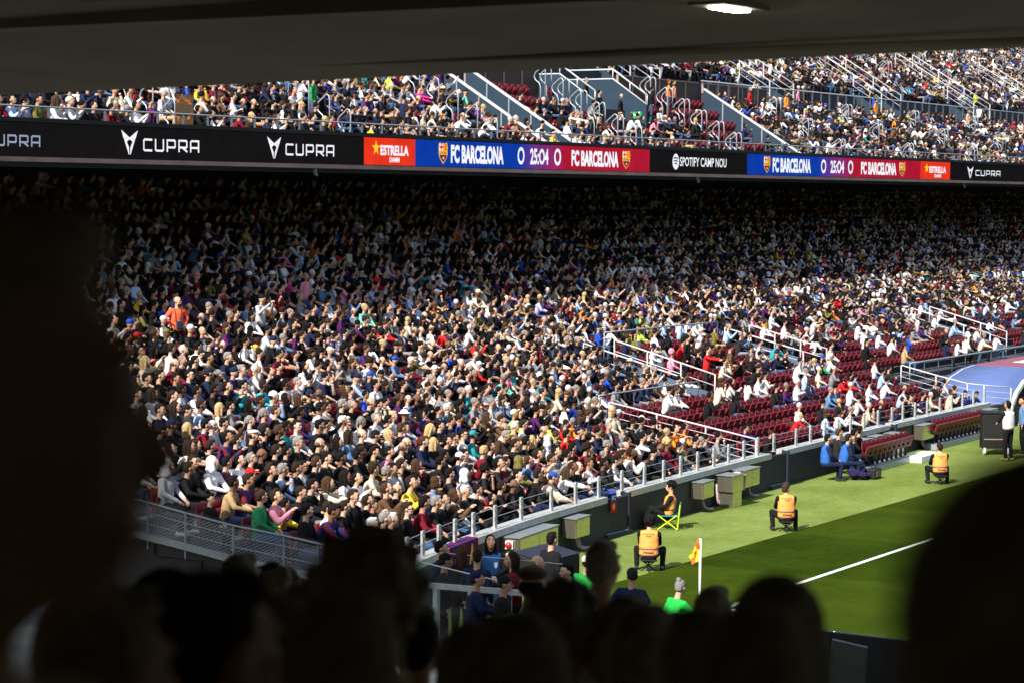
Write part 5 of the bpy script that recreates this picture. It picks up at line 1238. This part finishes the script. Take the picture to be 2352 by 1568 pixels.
# ------------------------------------------------------------------ stewards, corner flag and the people at pitch level
def hero(pk, loc, rz, shirt, tr, hs, hc, label, long_=True, skin=0, sc=1.0, gl=False, cat_group=None, rgb=None, shoes=(.03, .03, .03)):
    return build_person(pk, tuple(loc), rz, sc, SKINS[skin], shirt, long_, tr, hs, hc, gl, label, cat_group, shoes, rgb)
proto('stool0', pose('stool', lean=7, arms='knees', hy=6), (4200, 2200, 1600)); proto('stool1', pose('stool', lean=4, arms='knees', hy=-38), (4200, 2200, 1600)); proto('low0', pose('low', lean=-8, arms='clasp', hy=4), (4200, 2200, 1600))
proto('stand6', pose('stand', lean=2, arms='clasp', hy=0, hp=18), (3200, 1800, 1200))
def vest_for(pk):
    J = PROTO[pk]['J']; return remesh(m_vest(J), .014, 3000, 'vest', [M['orange_vest']], None, 3)
def wrap(me, pts_uv, J, back=True, off=.006):
    """(u, h) on the back or front of a garment mesh -> points just outside its surface"""
    v = [x.co[:] for x in me.vertices]; bv = BVHTree.FromPolygons(v, [tuple(p.vertices) for p in me.polygons]); out = []
    for u, h in pts_uv:
        c = J['hip'] + J['up'] * h; s_ = 1 if back else -1
        o = Vector((-u * s_, c[1] + s_ * 1.0, c[2])); hit = bv.ray_cast(o, Vector((0, -s_, 0)))[0]
        out.append((hit.x, hit.y + s_ * off, hit.z) if hit else (-u * s_, c[1] + s_ * .15, c[2]))
    return out
def band(me, J, h, w_, off=.005):
    v = [x.co[:] for x in me.vertices]; bv = BVHTree.FromPolygons(v, [tuple(p.vertices) for p in me.polygons]); n = 40; V = []
    for k in range(n):
        a = 2 * math.pi * k / n; d = Vector((math.cos(a), math.sin(a), 0))
        for hh in (h - w_ / 2, h + w_ / 2):
            c = Vector((J['hip'] + J['up'] * hh).tolist()); o = c + d * 1.0; hit = bv.ray_cast(o, -d)[0]
            V.append((hit + d * off)[:] if hit else (c + d * .2)[:])
    return MB().add(V, [(2 * k, 2 * ((k + 1) % n), 2 * ((k + 1) % n) + 1, 2 * k + 1) for k in range(n)])
VEST = {}
def dress_steward(r, pk, number, text=True):
    if pk not in VEST: VEST[pk] = vest_for(pk)
    me = VEST[pk]; J = PROTO[pk]['J']; ve = link('vest', me, r)
    for h, w_ in ((.175, .034), (.035, .038)): band(me, J, h, w_).obj('reflective_band', M['grey_band'], ve)
    def txt(s_, uc, wd, h0, ht, nm, m_, bold=.02):
        v, f = text_geo(s_, bold); q = wrap(me, [(uc + (a[0] - .5) * wd, h0 + a[1] * ht) for a in v], J, True, .008)
        MB().add(q, f).obj(nm, m_, ve)
    txt('FC BARCELONA', 0, .25, .475, .028, 'club_lettering', M['ink']); txt(number, 0, .12, .432, .03, 'number_lettering', M['ink'], .03)
    txt('STEWARD', -.0, .22, .083, .045, 'role_lettering', M['ink'], .05)
    m_ = MB()
    for a, b_ in ((0, 0), (.022, .012), (-.006, -.022), (.018, -.012)):
        q = wrap(me, [(-.11 + a + dx, .33 + b_ + dz) for dx, dz in ((-.008, -.008), (.008, -.008), (.008, .008), (-.008, .008))], J, True, .008); m_.add(q, [(0, 1, 2, 3)])
    m_.obj('badge', M['purple_ink'], ve); 
    return ve
def stool(loc, rz, label):
    r = tag(empty('folding_stool', tuple(loc)), label, 'stool'); r.rotation_euler.z = rz
    bevel(MB().box((0, 0, .255), (.36, .3, .03)).obj('seat', M['seat_black'], r), .01)
    m_ = MB()
    for k in range(3):
        a = 2 * math.pi * k / 3 + .5; t_ = (.17 * math.cos(a), .15 * math.sin(a), .245); b_ = (-.19 * math.cos(a), -.17 * math.sin(a), .0)
        MB().tube([t_, b_], .013, 8).obj('leg', M['seat_black'], r)
    MB().ell((0, 0, .14), (.035, .035, .03), 10, 6).obj('hinge', M['seat_black'], r)
AWAY = AZ + R(90)
for px, py, pk, drz, hs, hc, num, lab in ((1490, 1312, 'stool0', -8, 'afro', 'k', 'STW-764', 'steward in orange vest with big curly hair, back turned, nearest the corner flag'),
                                          (1806, 1221, 'stool1', 4, 'crop', 'n', 'STW-582', 'steward in orange vest with short brown hair, back turned, right of the flag'),
                                          (2160, 1112, 'stool0', 6, 'crop', 'b', 'STW-611', 'steward in orange vest half hidden behind the big dark head on the right')):
    q = at_z(px, py, 0); h_ = .10
    d = np.array([math.cos(AZ), math.sin(AZ), 0]) * .05
    r = hero(pk, q + d - [0, 0, .0], AWAY + R(drz), 'black', 'black', hs, hc, lab, sc=1.03); dress_steward(r, pk, num)
    st_lab = {1490: 'black folding stool under the curly-haired steward', 1806: 'black folding stool under the short-haired steward right of the flag', 2160: 'black folding stool under the half-hidden steward'}[px]
    stool(q + d, AWAY, st_lab)
q = at_z(1534, 1213, 0); r = hero('low0', q, AZ + R(180) - R(6), 'black', 'black', 'curly', 'k', 'steward in orange vest leaning back in a lime camping chair by the wall', sc=.98); dress_steward(r, 'low0', 'STW-703')
ch = tag(empty('camping_chair', tuple(q)), 'lime-framed folding camping chair beside the navy wall', 'chair'); ch.rotation_euler.z = AZ + R(174)
for s in (-1, 1):
    MB().tube([(s * .24, -.24, .01), (s * .24, .22, .36)], .014, 8).obj('leg', M['lime'], ch); MB().tube([(s * .24, .24, .01), (s * .24, -.24, .36)], .014, 8).obj('leg', M['lime'], ch)
    MB().tube([(s * .25, .24, .01), (s * .25, .30, .62)], .014, 8).obj('back_post', M['lime'], ch)
MB().tube([(-.24, .23, .02), (.24, .23, .34)], .013, 8).obj('cross_bar', M['lime'], ch); MB().tube([(.24, .235, .02), (-.24, .235, .34)], .013, 8).obj('cross_bar', M['lime'], ch)
bevel(MB().box((0, 0, .335), (.46, .44, .02)).obj('seat', M['teal_cloth'], ch), .008); bevel(MB().box((0, .275, .50), (.46, .02, .28), rot=np.array(Matrix.Rotation(R(-10), 3, 'X'))).obj('backrest', M['teal_cloth'], ch), .008)
# corner flag
fr_ = tag(empty('corner_flag', (0, 0, 0)), 'white corner flag pole with an orange and yellow quartered flag', 'flag')
MB().tube([(0, 0, 0), (0, 0, 1.52)], .024, 12).obj('pole', M['white'], fr_, True)
FR = np.array([math.sin(AZ), -math.cos(AZ), 0])
def fl(poly, m_, ph):
    c0 = np.mean(poly, 0); P = []; n = 5
    V = []; f = []
    pts = [np.array(p, float) for p in poly]
    for s_ in (0, 1):
        V.append(c0); V += pts
    def w3(p, o):
        u = (p[0] - 1043) / 582.0; z = 1.54 - (p[1] - 655) / 582.0
        b_ = .035 * math.sin(u * 38 + z * 9) + .02 * math.sin(z * 17) + o
        q_ = FR * u + np.array([math.cos(AZ), math.sin(AZ), 0]) * b_; return [q_[0], q_[1], z]
    k = len(pts); W = [w3(p, 0) for p in V[:k + 1]] + [w3(p, .006) for p in V[k + 1:]]
    f = [(0, 1 + i, 1 + (i + 1) % k) for i in range(k)] + [(k + 1, k + 2 + (i + 1) % k, k + 2 + i) for i in range(k)] + [(1 + i, k + 2 + i, k + 2 + (i + 1) % k, 1 + (i + 1) % k) for i in range(k)]
    MB().add(W, f).obj('flag_cloth', m_, fr_)
fl([(1016, 658), (1049, 663), (1048, 720), (1047, 790), (1004, 794), (985, 752), (1000, 700)], M['flag'], 0)
fl([(985, 752), (1004, 794), (990, 840), (976, 872), (935, 900), (917, 872), (950, 810)], M['flag_yellow'], 1)
fl([(1004, 794), (1000, 860), (990, 934), (950, 962), (935, 900), (976, 872), (990, 840)], M['flag'], 2)
fl([(1004, 794), (1047, 790), (1045, 860), (1042, 916), (990, 934), (1000, 860)], M['flag_yellow'], 3)
# people in the corner at pitch level (by the place of the head)
def corner(px, py, pk, faces, shirt, tr, hs, hc, label, zh=1.62, **kw):
    q = at_z(px, py, PROTO[pk]['J']['head'][2] * kw.setdefault('sc', 1.06)); return hero(pk, (q[0], q[1], 0), faces, shirt, tr, hs, hc, label, **kw)
RIGHT = AZ + R(0)                          # facing right in the picture
CAMW = AZ - R(90)                          # facing the camera
w1 = corner(1126, 1243, 'stand6', CAMW + R(8), 'black', 'denim', 'long', 'k', 'young woman in a blue tabard with a crest, facing us by the wall', skin=1, zh=1.6)
J = PROTO['stand6']['J']; vm = remesh(m_vest(J), .014, 3000, 'tabard', [M['cloth']], None, 3); tb = setcol(link('tabard', vm, w1), (.02, .09, .28))
qq = wrap(vm, [(.08 + a * .06, .30 + b_ * .1) for a, b_ in ((-.5, 1), (.5, 1), (.5, .3), (0, -.1), (-.5, .3))], J, False, .008); MB().add(qq, [(0, 1, 2, 3, 4)]).obj('crest', M['white'], tb)
for kx, c in ((-.12, 'red'), (.10, 'lime')):
    b_ = at_z(1126, 1243, 1.6); rr = tag(bevel(MB().box((0, 0, 0), (.2, .03, .13)).obj('pouch', M['red'] if c == 'red' else mat('pouch_green', (.05, .45, .04), .6)), .01), ('red' if c == 'red' else 'bright green') + ' pouch held in front of the woman in the blue tabard', 'pouch')
    rr.location = Vector((b_[0], b_[1], .80)) + Vector((-math.cos(AZ) * .42 + math.sin(AZ) * kx, -math.sin(AZ) * .42 - math.cos(AZ) * kx, 0)); rr.rotation_euler.z = AZ - R(90)
corner(1060, 1268, 'stand0', AWAY, 'black', 'black', 'long', 'n', 'person with long brown hair and black jacket, back turned, by the club banner', zh=1.55)
corner(1017, 1287, 'stand0', RIGHT, 'black', 'black', 'cap', 'black', 'police officer in black cap and black uniform facing right behind the glass', skin=4)
corner(1094, 1279, 'stand0', AWAY - R(25), 'navy', 'black', 'crop', 'b', 'man in navy suit jacket, back turned, in the corner behind the glass')
corner(1181, 1285, 'stand0', RIGHT + R(175), 'garnet', 'black', 'long', 'b', 'woman in maroon jacket with hair tied back facing left', zh=1.55)
corner(1228, 1292, 'stand0', RIGHT - R(15), 'black', 'black', 'bald', None, 'bald man in black facing right beside the black box')
corner(1309, 1312, 'stand0', RIGHT + R(180), 'charcoal', 'black', 'crop', 'k', 'dark-haired man in charcoal facing left, right edge of the black box')
corner(1263, 1238, 'stand0', RIGHT + R(35), 'black', 'black', 'crop', 'k', 'tall man in black jacket standing at the far side of the black box', zh=1.7)
corner(1089, 1328, 'stand6', RIGHT, 'navy', 'black', 'cap', 'navy', 'officer in dark cap with a small badge, nearest the steel rail', skin=3)
corner(1153, 1340, 'stand0', RIGHT - R(20), 'black', 'black', 'cap', 'black', 'officer in black cap low behind the glass, only the cap showing', zh=1.55, skin=4)
corner(1007, 1258, 'stand0', RIGHT - R(10), 'navy', 'black', 'quiff', 'k', 'young man in navy at the left end of the coping')
corner(1345, 1292, 'seat0', AWAY - R(20), 'green', 'black', 'cap', 'white', 'person in green bib and white cap on the turf by the black box', rgb=(.012, .2, .035), zh=1.55)
corner(1450, 1322, 'stand4', AWAY - R(25), 'navy', 'black', 'cap', 'charcoal', 'bearded man in navy T-shirt and grey cap, hand at his chin', long_=False, zh=1.6, skin=1)
corner(1524, 1352, 'seat5', AWAY - R(60), 'green', 'black', 'bun', 'g', 'crouching person in bright green bib with grey hair in a bun', rgb=(.02, .42, .06), zh=1.02)
# photographers on the bench, man in grey bib, camera man
for px, py, pk, sh, hs, hc, lab, rgb in ((1895, 1103, 'seat0', 'navy', 'crop', 'k', 'man in navy tracksuit with a blue bib, front left of the dugout bench', None), (1935, 1100, 'seat4', 'navy', 'crop', 'b', 'man in navy with a blue bib, hand at his face, second on the bench', None), (1945, 1085, 'seat1', 'black', 'quiff', 'k', 'dark-haired man in black behind the two blue bibs', None), (1921, 1088, 'seat0', 'charcoal', 'crop', 'n', 'brown-haired man in charcoal behind the first blue bib', None), (1962, 1080, 'seat7', 'black', 'crop', 'k', 'man in black furthest back beside the red dugout seats', None)):
    q = at_z(px, py, 0.0); r = hero(pk, (q[0], q[1], -.02), RIGHT + R(6), sh, 'navy', hs, hc, lab)
    if 'blue bib' in lab and 'behind' not in lab:
        if 'v' + pk not in VEST: VEST['v' + pk] = remesh(m_vest(PROTO[pk]['J']), .014, 2000, 'bib', [M['cloth']], None, 3)
        setcol(link('bib', VEST['v' + pk], r), (.03, .12, .42))
q = at_z(1985, 1098, 0); jk = MB(); [jk.ell((rng.uniform(-.3, .3), rng.uniform(-.18, .18), .12 + rng.uniform(0, .16)), (.16, .13, .09), 10, 8) for _ in range(12)]
o = remesh(jk, .02, 1500, 'coat', [M['cloth']]); o = setcol(link('folded_coat', o, loc=(q[0] - .2, q[1], 0)), (.02, .015, .06)); tag(o, 'heap of dark padded coats on the turf beside the bench', 'coat')
q = at_z(2006, 1098, 0); b_ = tag(empty('camera_bag', (q[0], q[1], 0)), 'black camera bag with grey trim at the end of the bench', 'bag')
bevel(MB().box((0, 0, .16), (.5, .32, .3)).obj('body', M['black'], b_), .05, 3); MB().box((0, -.165, .16), (.3, .02, .18)).obj('pocket', M['grey_band'], b_); MB().tube([(-.15, 0, .31), (-.1, 0, .4), (.1, 0, .4), (.15, 0, .31)], .015, 6).obj('handle', M['seat_black'], b_)
q = at_z(2315, 1057, 0); r = hero('stand6', q, RIGHT + R(120), 'black', 'black', 'crop', 'k', 'man in a pale grey bib standing on the turf by the black trolley', skin=1, sc=1.03, shoes=(.3, .25, .1))
vb = remesh(m_vest(PROTO['stand6']['J']), .014, 2000, 'bib', [M['cloth']], None, 3); setcol(link('bib', vb, r), C['pale'])
q = at_z(2349, 1040, 0); r = hero('stand0', q, RIGHT + R(180), 'denim', 'black', 'crop', 'k', 'person in a blue bib cut off by the right picture edge', skin=3)
q = at_z(2285, 1042, 0); b_ = tag(empty('equipment_cart', (q[0], q[1], 0)), 'tall black equipment trolley with white wheels beside the grey bib', 'trolley'); b_.rotation_euler.z = AZ
bevel(MB().box((0, 0, .75), (.5, .9, 1.1)).obj('case', M['black'], b_), .03); MB().box((0, 0, 1.34), (.55, .95, .05)).obj('top_tray', M['seat_black'], b_); MB().box((-.26, 0, .5), (.02, .8, .03)).obj('strap', M['panel_frame'], b_)
for s in (-1, 1): MB().tube([(-.2, s * .38 - .03, .12), (-.2, s * .38 + .03, .12)], .12, 16).obj('wheel', M['white'], b_)
# rows of dugout seats
def bench(p0, p1, n, lab, g_):
    a = at_z(*p0, 0); c = at_z(*p1, 0); d = (c - a) / (n - 1); ang = math.atan2(d[1], d[0])
    bs = tag(empty('bench_base', tuple(a)), 'pale grey concrete base under ' + g_, 'bench base')
    rel(MB().box(tuple((a + c) / 2 + [0, 0, .09]), (np.linalg.norm(c - a) + .6, .42, .18), ang).obj('plinth', M['grey_rail']), bs)
    for k in range(n):
        p = a + d * k; r = make_seat(p[0], p[1], -.12 + .2, ang, lab, g_, 'dugout_seat')
bench((1985, 1086), (2082, 1058), 10, 'red folded dugout seat in the row beside the seated photographers', 'the near row of red dugout seats')
bench((2145, 1030), (2255, 1002), 13, 'red folded dugout seat in the farther row along the wall', 'the far row of red dugout seats')
q = at_z(2118, 1056, 0); tag(bevel(MB().box((q[0], q[1], .1), (1.6, .6, .2)).obj('concrete_block', M['white']), .01), 'low white block on the turf between the two rows of red seats', 'block')
# black box on the corner turf
q = at_z(1262, 1312, 0.0); q = at_z(1256, 1264, .85)
b_ = tag(empty('black_case', (q[0], q[1], 0)), 'long black box with a sloping navy lid below the big cabinet', 'box')
m_ = MB(); L, D = 1.4, .75; m_.add([[-L / 2, -D / 2, 0], [L / 2, -D / 2, 0], [L / 2, D / 2, 0], [-L / 2, D / 2, 0], [-L / 2, -D / 2, .72], [L / 2, -D / 2, .72], [L / 2, D / 2, .86], [-L / 2, D / 2, .86]], [(0, 3, 2, 1), (0, 1, 5, 4), (1, 2, 6, 5), (2, 3, 7, 6), (3, 0, 4, 7), (4, 5, 6, 7)])
bevel(m_.obj('body', M['black'], b_), .02); MB().box((0, 0, .815), (L + .02, D + .02, .02), rot=np.array(Matrix.Rotation(math.atan2(.14, .75), 3, 'X'))).obj('lid', M['navy'], b_)
# club banner over the end of the coping
x0, x1 = x_on_wall(1018, .8), x_on_wall(1082, .8); V = []; n = 14; cols = []
bn = MB(); 
for k in range(n):
    a, c = x0 + (x1 - x0) * k / n, x0 + (x1 - x0) * (k + 1) / n; col = (.16, .008, .03) if (k // 2) % 2 == 0 else (.012, .03, .2)
    wv_ = lambda x: .015 * math.sin(x * 9)
    P = [[a, ywall(a) - .075 + wv_(a), .12], [c, ywall(c) - .075 + wv_(c), .12], [c, ywall(c) - .075, WH + .165], [a, ywall(a) - .075, WH + .165], [a, ywall(a) + .2, WH + .17], [c, ywall(c) + .2, WH + .17]]
    bn.add(P, [(0, 1, 2, 3), (3, 2, 5, 4)], col=col)
o = bn.obj('club_banner', M['crowd']); tag(o, 'blue and garnet striped banner draped over the end of the wall', 'banner')
for s_, u0, u1, h0, h1 in (('A', .64, .86, .5, .95), ('AL', .1, .42, .25, .6)):
    v, f = text_geo(s_, .05); q = [(x0 + (x1 - x0) * (u0 + (u1 - u0) * a[0]), ywall(x0 + (x1 - x0) * (u0 + (u1 - u0) * a[0])) - .1, h0 + (h1 - h0) * a[1]) for a in v]
    c = MB().add(q, f).obj('banner_lettering', mat('banner_yellow', (.75, .42, .03), .8), o)
# scarf over the wall
xs_ = x_on_wall(1395, .9); sc_ = MB()
for k, (c, z0, z1) in enumerate((((.02, .06, .35), .62, .82), ((.45, .02, .03), .36, .62))):
    sc_.add([[xs_ - .14, ywall(xs_) - .07, z0 + .25], [xs_ + .14, ywall(xs_) - .07, z0 + .25], [xs_ + .14, ywall(xs_) - .07, z1 + .25], [xs_ - .14, ywall(xs_) - .07, z1 + .25]], [(0, 1, 2, 3)], col=c)
sc_.add([[xs_ - .14, ywall(xs_) - .07, 1.07], [xs_ + .14, ywall(xs_) - .07, 1.07], [xs_ + .14, ywall(xs_) + .15, 1.08], [xs_ - .14, ywall(xs_) + .15, 1.08]], [(0, 1, 2, 3)], col=(.02, .06, .35))
o = sc_.obj('scarf', M['crowd']); tag(o, 'blue and red club scarf hanging over the coping by the gate', 'scarf')
v, f = text_geo('FC', .04); MB().add([(xs_ - .09 + .18 * a[0], ywall(xs_) - .078, .91 + .1 * a[1]) for a in v], f).obj('scarf_lettering', M['white'], o)
m_ = MB(); P = [(.0, .0), (.05, .05), (.05, .12), (-.05, .12), (-.05, .05)]; m_.add([[xs_ + a * 1.3, ywall(xs_) - .078, .66 + b2 * 1.3] for a, b2 in P], [(0, 1, 2, 3, 4)]); m_.obj('scarf_crest', mat('crest_gold', (.75, .35, .05), .7), o)
# standing man in the orange jacket with his bag
e, i, x = find_row(408, 708, 'low', True); y, z = row_low(i, x)
hm_ = hero('stand4', (x, y - .1, z), CAMW + R(36), 'peach', 'black', 'bald', None, 'standing bearded man in bright orange jacket with a crossbody bag', rgb=(.95, .13, .05), skin=0)
J = PROTO['stand4']['J']; lm = PROTO['stand4']['long']
P = wrap(lm, [(-.05, .50), (.05, .50), (.04, .30), (.0, .22), (-.04, .30)], J, False, .006); setcol(MB().add(P, [(0, 1, 2, 3, 4)]).obj('shirt_front', M['cloth'], hm_), (.4, .01, .02))
beard = MB().ell((0, -.05, -.085), (.052, .05, .045), 12, 8).obj('beard', M['hair'], hm_, True); beard.matrix_local = Matrix.Translation(J['head'].tolist()) @ Matrix(J['hm'].tolist()).to_4x4(); setcol(beard, (.02, .012, .008))
bg_ = tag(empty('crossbody_bag', (x, y - .1, z)), 'small navy crossbody bag on the man in the orange jacket', 'bag'); bg_.rotation_euler.z = CAMW + R(36)
P = wrap(lm, [(-.02, .10)], J, False, .05)[0]
bevel(MB().box(P, (.2, .07, .22)).obj('pouch', M['navy_blue'], bg_), .03, 3)
for u0, u1 in ((-.11, -.1), (.07, .06)):
    q = wrap(lm, [(u0 + (u1 - u0) * k / 6, .52 - .34 * k / 6) for k in range(7)], J, False, .012); MB().tube(q, .014, 6).obj('strap', M['navy_blue'], bg_)
# amber panel in the upper tier front row
p = at_d(447, 268, 60); xa = led_x(446); V_ = MB().box((xa, UPY + .35, ZT + .55), (.75, .02, .85)).obj('amber_panel', M['amber_glass']); tag(V_, 'translucent amber panel behind the upper tier railing', 'panel')
# ------------------------------------------------------------------ glass and net barrier at the end of the stand, corner rail, advertising boards
XB = -4.95
br = tag(empty('glass_barrier', tuple(at_x(536, 1285, XB))), 'glass and steel barrier with diamond netting at the open end of the stand', 'barrier')
top = [at_x(a, b_, XB) for a, b_ in ((262, 1132), (340, 1153), (426, 1177), (536, 1206), (652, 1229), (730, 1247), (790, 1262))]
bot = [at_x(a, b_, XB) for a, b_ in ((262, 1212), (340, 1232), (426, 1254), (536, 1284), (652, 1309), (730, 1325), (800, 1340))]
rel(MB().tube(top, .022, 8).obj('top_rail', M['dull_steel'], smooth=True), br)
bb = MB()
for a, b_ in zip(bot[:-1], bot[1:]): bb.bar(a, b_, .1, .12)
rel(bb.obj('beam', M['dull_steel']), br)
for a, b_ in ((0, .62), (0, .30)):
    q = [t_ * (1 - b_) + bt * b_ for t_, bt in zip(top, bot)]; rel(MB().tube(q, .011, 6).obj('mid_rail', M['dull_steel'], smooth=True), br)
for k in range(1, 6): rel(MB().bar(top[k] + [0, 0, .02], bot[k] - [0, 0, .25], .03, .03).obj('post', M['dull_steel']), br)
gp = MB()
for k in range(6): gp.add([top[k] + [.05, 0, .05], top[k + 1] + [.05, 0, .05], bot[k + 1] + [.05, 0, .08], bot[k] + [.05, 0, .08]], [(0, 1, 2, 3)])
rel(gp.obj('glass_panel', M['glass']), br)
nm = MB(); tot = 60
def bl(u, v):
    s_ = u * 6; k = min(5, int(s_)); f_ = s_ - k; T_ = top[k] * (1 - f_) + top[k + 1] * f_; B_ = bot[k] * (1 - f_) + bot[k + 1] * f_; return T_ * (1 - v) + B_ * v
for k in range(-12, 60):
    for s_ in (1, -1):
        u0 = k / 60; u1 = u0 + s_ * .16
        if 0 <= u0 <= 1 and 0 <= u1 <= 1: nm.tube([bl(u0, .08), bl(u1, .95)],   .003, 4, cap=False)
rel(nm.obj('net', M['grey_rail']), br)
for k in (3, 4): rel(MB().ell(bot[k] + [-.08, 0, -.05], (.05, .05, .05), 10, 8).obj('bolt', M['steel'], smooth=True), br)
cr_ = tag(empty('corner_barrier', tuple(at_x(1003, 1345, -7.0))), 'steel rail with glass panels in front of the corner officers', 'barrier')
a, b_ = at_x(985, 1343, -7.0), at_x(1260, 1366, -7.0)
rel(MB().bar(a, b_, .07, .09).obj('top_beam', M['galv']), cr_)
for px in (1003, 1085, 1170, 1250):
    q = a + (b_ - a) * ((px - 985) / 275); rel(MB().bar(q - [0, 0, .04], (q[0], q[1], 0.05), .09, .09).obj('post', M['galv']), cr_)
g0, g1 = at_x(870, 1266, -7.3), at_x(1175, 1340, -7.3)
rel(MB().add([g0, g1, (g1[0], g1[1], .3), (g0[0], g0[1], .3)], [(0, 1, 2, 3)]).obj('glass_panel', M['glass']), cr_)
rel(MB().tube([g0, g1], .009, 6).obj('glass_edge', M['steel']), cr_)
h0, h1 = at_x(1010, 1268, -5.4), at_x(1312, 1296, -5.4)
rel(MB().add([h0, h1, (h1[0], h1[1], .3), (h0[0], h0[1], .3)], [(0, 1, 2, 3)]).obj('glass_panel', M['glass']), cr_); rel(MB().tube([h0, h1], .006, 6).obj('glass_edge', M['steel']), cr_)
# side wall from the barrier's foot to the ground, and the bowl wall in the corner
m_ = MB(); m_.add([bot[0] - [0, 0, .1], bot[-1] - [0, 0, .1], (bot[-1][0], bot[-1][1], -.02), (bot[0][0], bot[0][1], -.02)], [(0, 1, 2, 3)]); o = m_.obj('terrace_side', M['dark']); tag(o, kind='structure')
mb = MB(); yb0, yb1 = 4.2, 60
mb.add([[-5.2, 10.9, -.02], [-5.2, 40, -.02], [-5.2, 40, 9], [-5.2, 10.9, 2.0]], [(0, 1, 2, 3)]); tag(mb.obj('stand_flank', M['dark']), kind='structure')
# boards behind the goal line
ad = tag(empty('advertising_board', (-4.3, -12, 0)), 'black advertising boards lined up behind the goal line', 'board')
for k in range(7):
    rel(bevel(MB().box((-4.3, -3.2 - 3.0 * k, .46), (.12, 2.97, .9)).obj('board_panel', M['black']), .01), ad)
p0 = at_x(1950, 1456, -5.0); mo = tag(empty('monitor', (-5.0, p0[1], 0)), 'tilted grey screen standing behind the black boards, bottom right', 'monitor')
bevel(MB().box((0, 0, .52), (.08, .62, .8), rot=np.array(Matrix.Rotation(R(6), 3, 'X') @ Matrix.Rotation(R(-8), 3, 'Y'))).obj('screen_panel', M['screen_grey'], mo), .01); MB().box((.02, 0, .06), (.3, .4, .12)).obj('foot', M['black'], mo)
# ------------------------------------------------------------------ the dark backs of the photographer's neighbours
def near(px, py, d, pk, faces, shirt, hs, hc, label, **kw):
    P = PROTO[pk]['J']; q = at_d(px, py, d); rz = R(90) + R(faces); h = P['head']; c_, s_ = math.cos(rz), math.sin(rz)
    if hc == 'k': hc = 'd'  # black hair swapped for the lightened tone to lift its shade
    kw.setdefault('rgb', (.55, .47, .35))  # clothes colour raised to stand in for missing light on the backs
    return hero(pk, (q[0] - (h[0] * c_ - h[1] * s_), q[1] - (h[0] * s_ + h[1] * c_), q[2] - h[2]), rz, shirt, 'charcoal', hs, hc, label, cat_group='dark backs of the nearest spectators', **kw)
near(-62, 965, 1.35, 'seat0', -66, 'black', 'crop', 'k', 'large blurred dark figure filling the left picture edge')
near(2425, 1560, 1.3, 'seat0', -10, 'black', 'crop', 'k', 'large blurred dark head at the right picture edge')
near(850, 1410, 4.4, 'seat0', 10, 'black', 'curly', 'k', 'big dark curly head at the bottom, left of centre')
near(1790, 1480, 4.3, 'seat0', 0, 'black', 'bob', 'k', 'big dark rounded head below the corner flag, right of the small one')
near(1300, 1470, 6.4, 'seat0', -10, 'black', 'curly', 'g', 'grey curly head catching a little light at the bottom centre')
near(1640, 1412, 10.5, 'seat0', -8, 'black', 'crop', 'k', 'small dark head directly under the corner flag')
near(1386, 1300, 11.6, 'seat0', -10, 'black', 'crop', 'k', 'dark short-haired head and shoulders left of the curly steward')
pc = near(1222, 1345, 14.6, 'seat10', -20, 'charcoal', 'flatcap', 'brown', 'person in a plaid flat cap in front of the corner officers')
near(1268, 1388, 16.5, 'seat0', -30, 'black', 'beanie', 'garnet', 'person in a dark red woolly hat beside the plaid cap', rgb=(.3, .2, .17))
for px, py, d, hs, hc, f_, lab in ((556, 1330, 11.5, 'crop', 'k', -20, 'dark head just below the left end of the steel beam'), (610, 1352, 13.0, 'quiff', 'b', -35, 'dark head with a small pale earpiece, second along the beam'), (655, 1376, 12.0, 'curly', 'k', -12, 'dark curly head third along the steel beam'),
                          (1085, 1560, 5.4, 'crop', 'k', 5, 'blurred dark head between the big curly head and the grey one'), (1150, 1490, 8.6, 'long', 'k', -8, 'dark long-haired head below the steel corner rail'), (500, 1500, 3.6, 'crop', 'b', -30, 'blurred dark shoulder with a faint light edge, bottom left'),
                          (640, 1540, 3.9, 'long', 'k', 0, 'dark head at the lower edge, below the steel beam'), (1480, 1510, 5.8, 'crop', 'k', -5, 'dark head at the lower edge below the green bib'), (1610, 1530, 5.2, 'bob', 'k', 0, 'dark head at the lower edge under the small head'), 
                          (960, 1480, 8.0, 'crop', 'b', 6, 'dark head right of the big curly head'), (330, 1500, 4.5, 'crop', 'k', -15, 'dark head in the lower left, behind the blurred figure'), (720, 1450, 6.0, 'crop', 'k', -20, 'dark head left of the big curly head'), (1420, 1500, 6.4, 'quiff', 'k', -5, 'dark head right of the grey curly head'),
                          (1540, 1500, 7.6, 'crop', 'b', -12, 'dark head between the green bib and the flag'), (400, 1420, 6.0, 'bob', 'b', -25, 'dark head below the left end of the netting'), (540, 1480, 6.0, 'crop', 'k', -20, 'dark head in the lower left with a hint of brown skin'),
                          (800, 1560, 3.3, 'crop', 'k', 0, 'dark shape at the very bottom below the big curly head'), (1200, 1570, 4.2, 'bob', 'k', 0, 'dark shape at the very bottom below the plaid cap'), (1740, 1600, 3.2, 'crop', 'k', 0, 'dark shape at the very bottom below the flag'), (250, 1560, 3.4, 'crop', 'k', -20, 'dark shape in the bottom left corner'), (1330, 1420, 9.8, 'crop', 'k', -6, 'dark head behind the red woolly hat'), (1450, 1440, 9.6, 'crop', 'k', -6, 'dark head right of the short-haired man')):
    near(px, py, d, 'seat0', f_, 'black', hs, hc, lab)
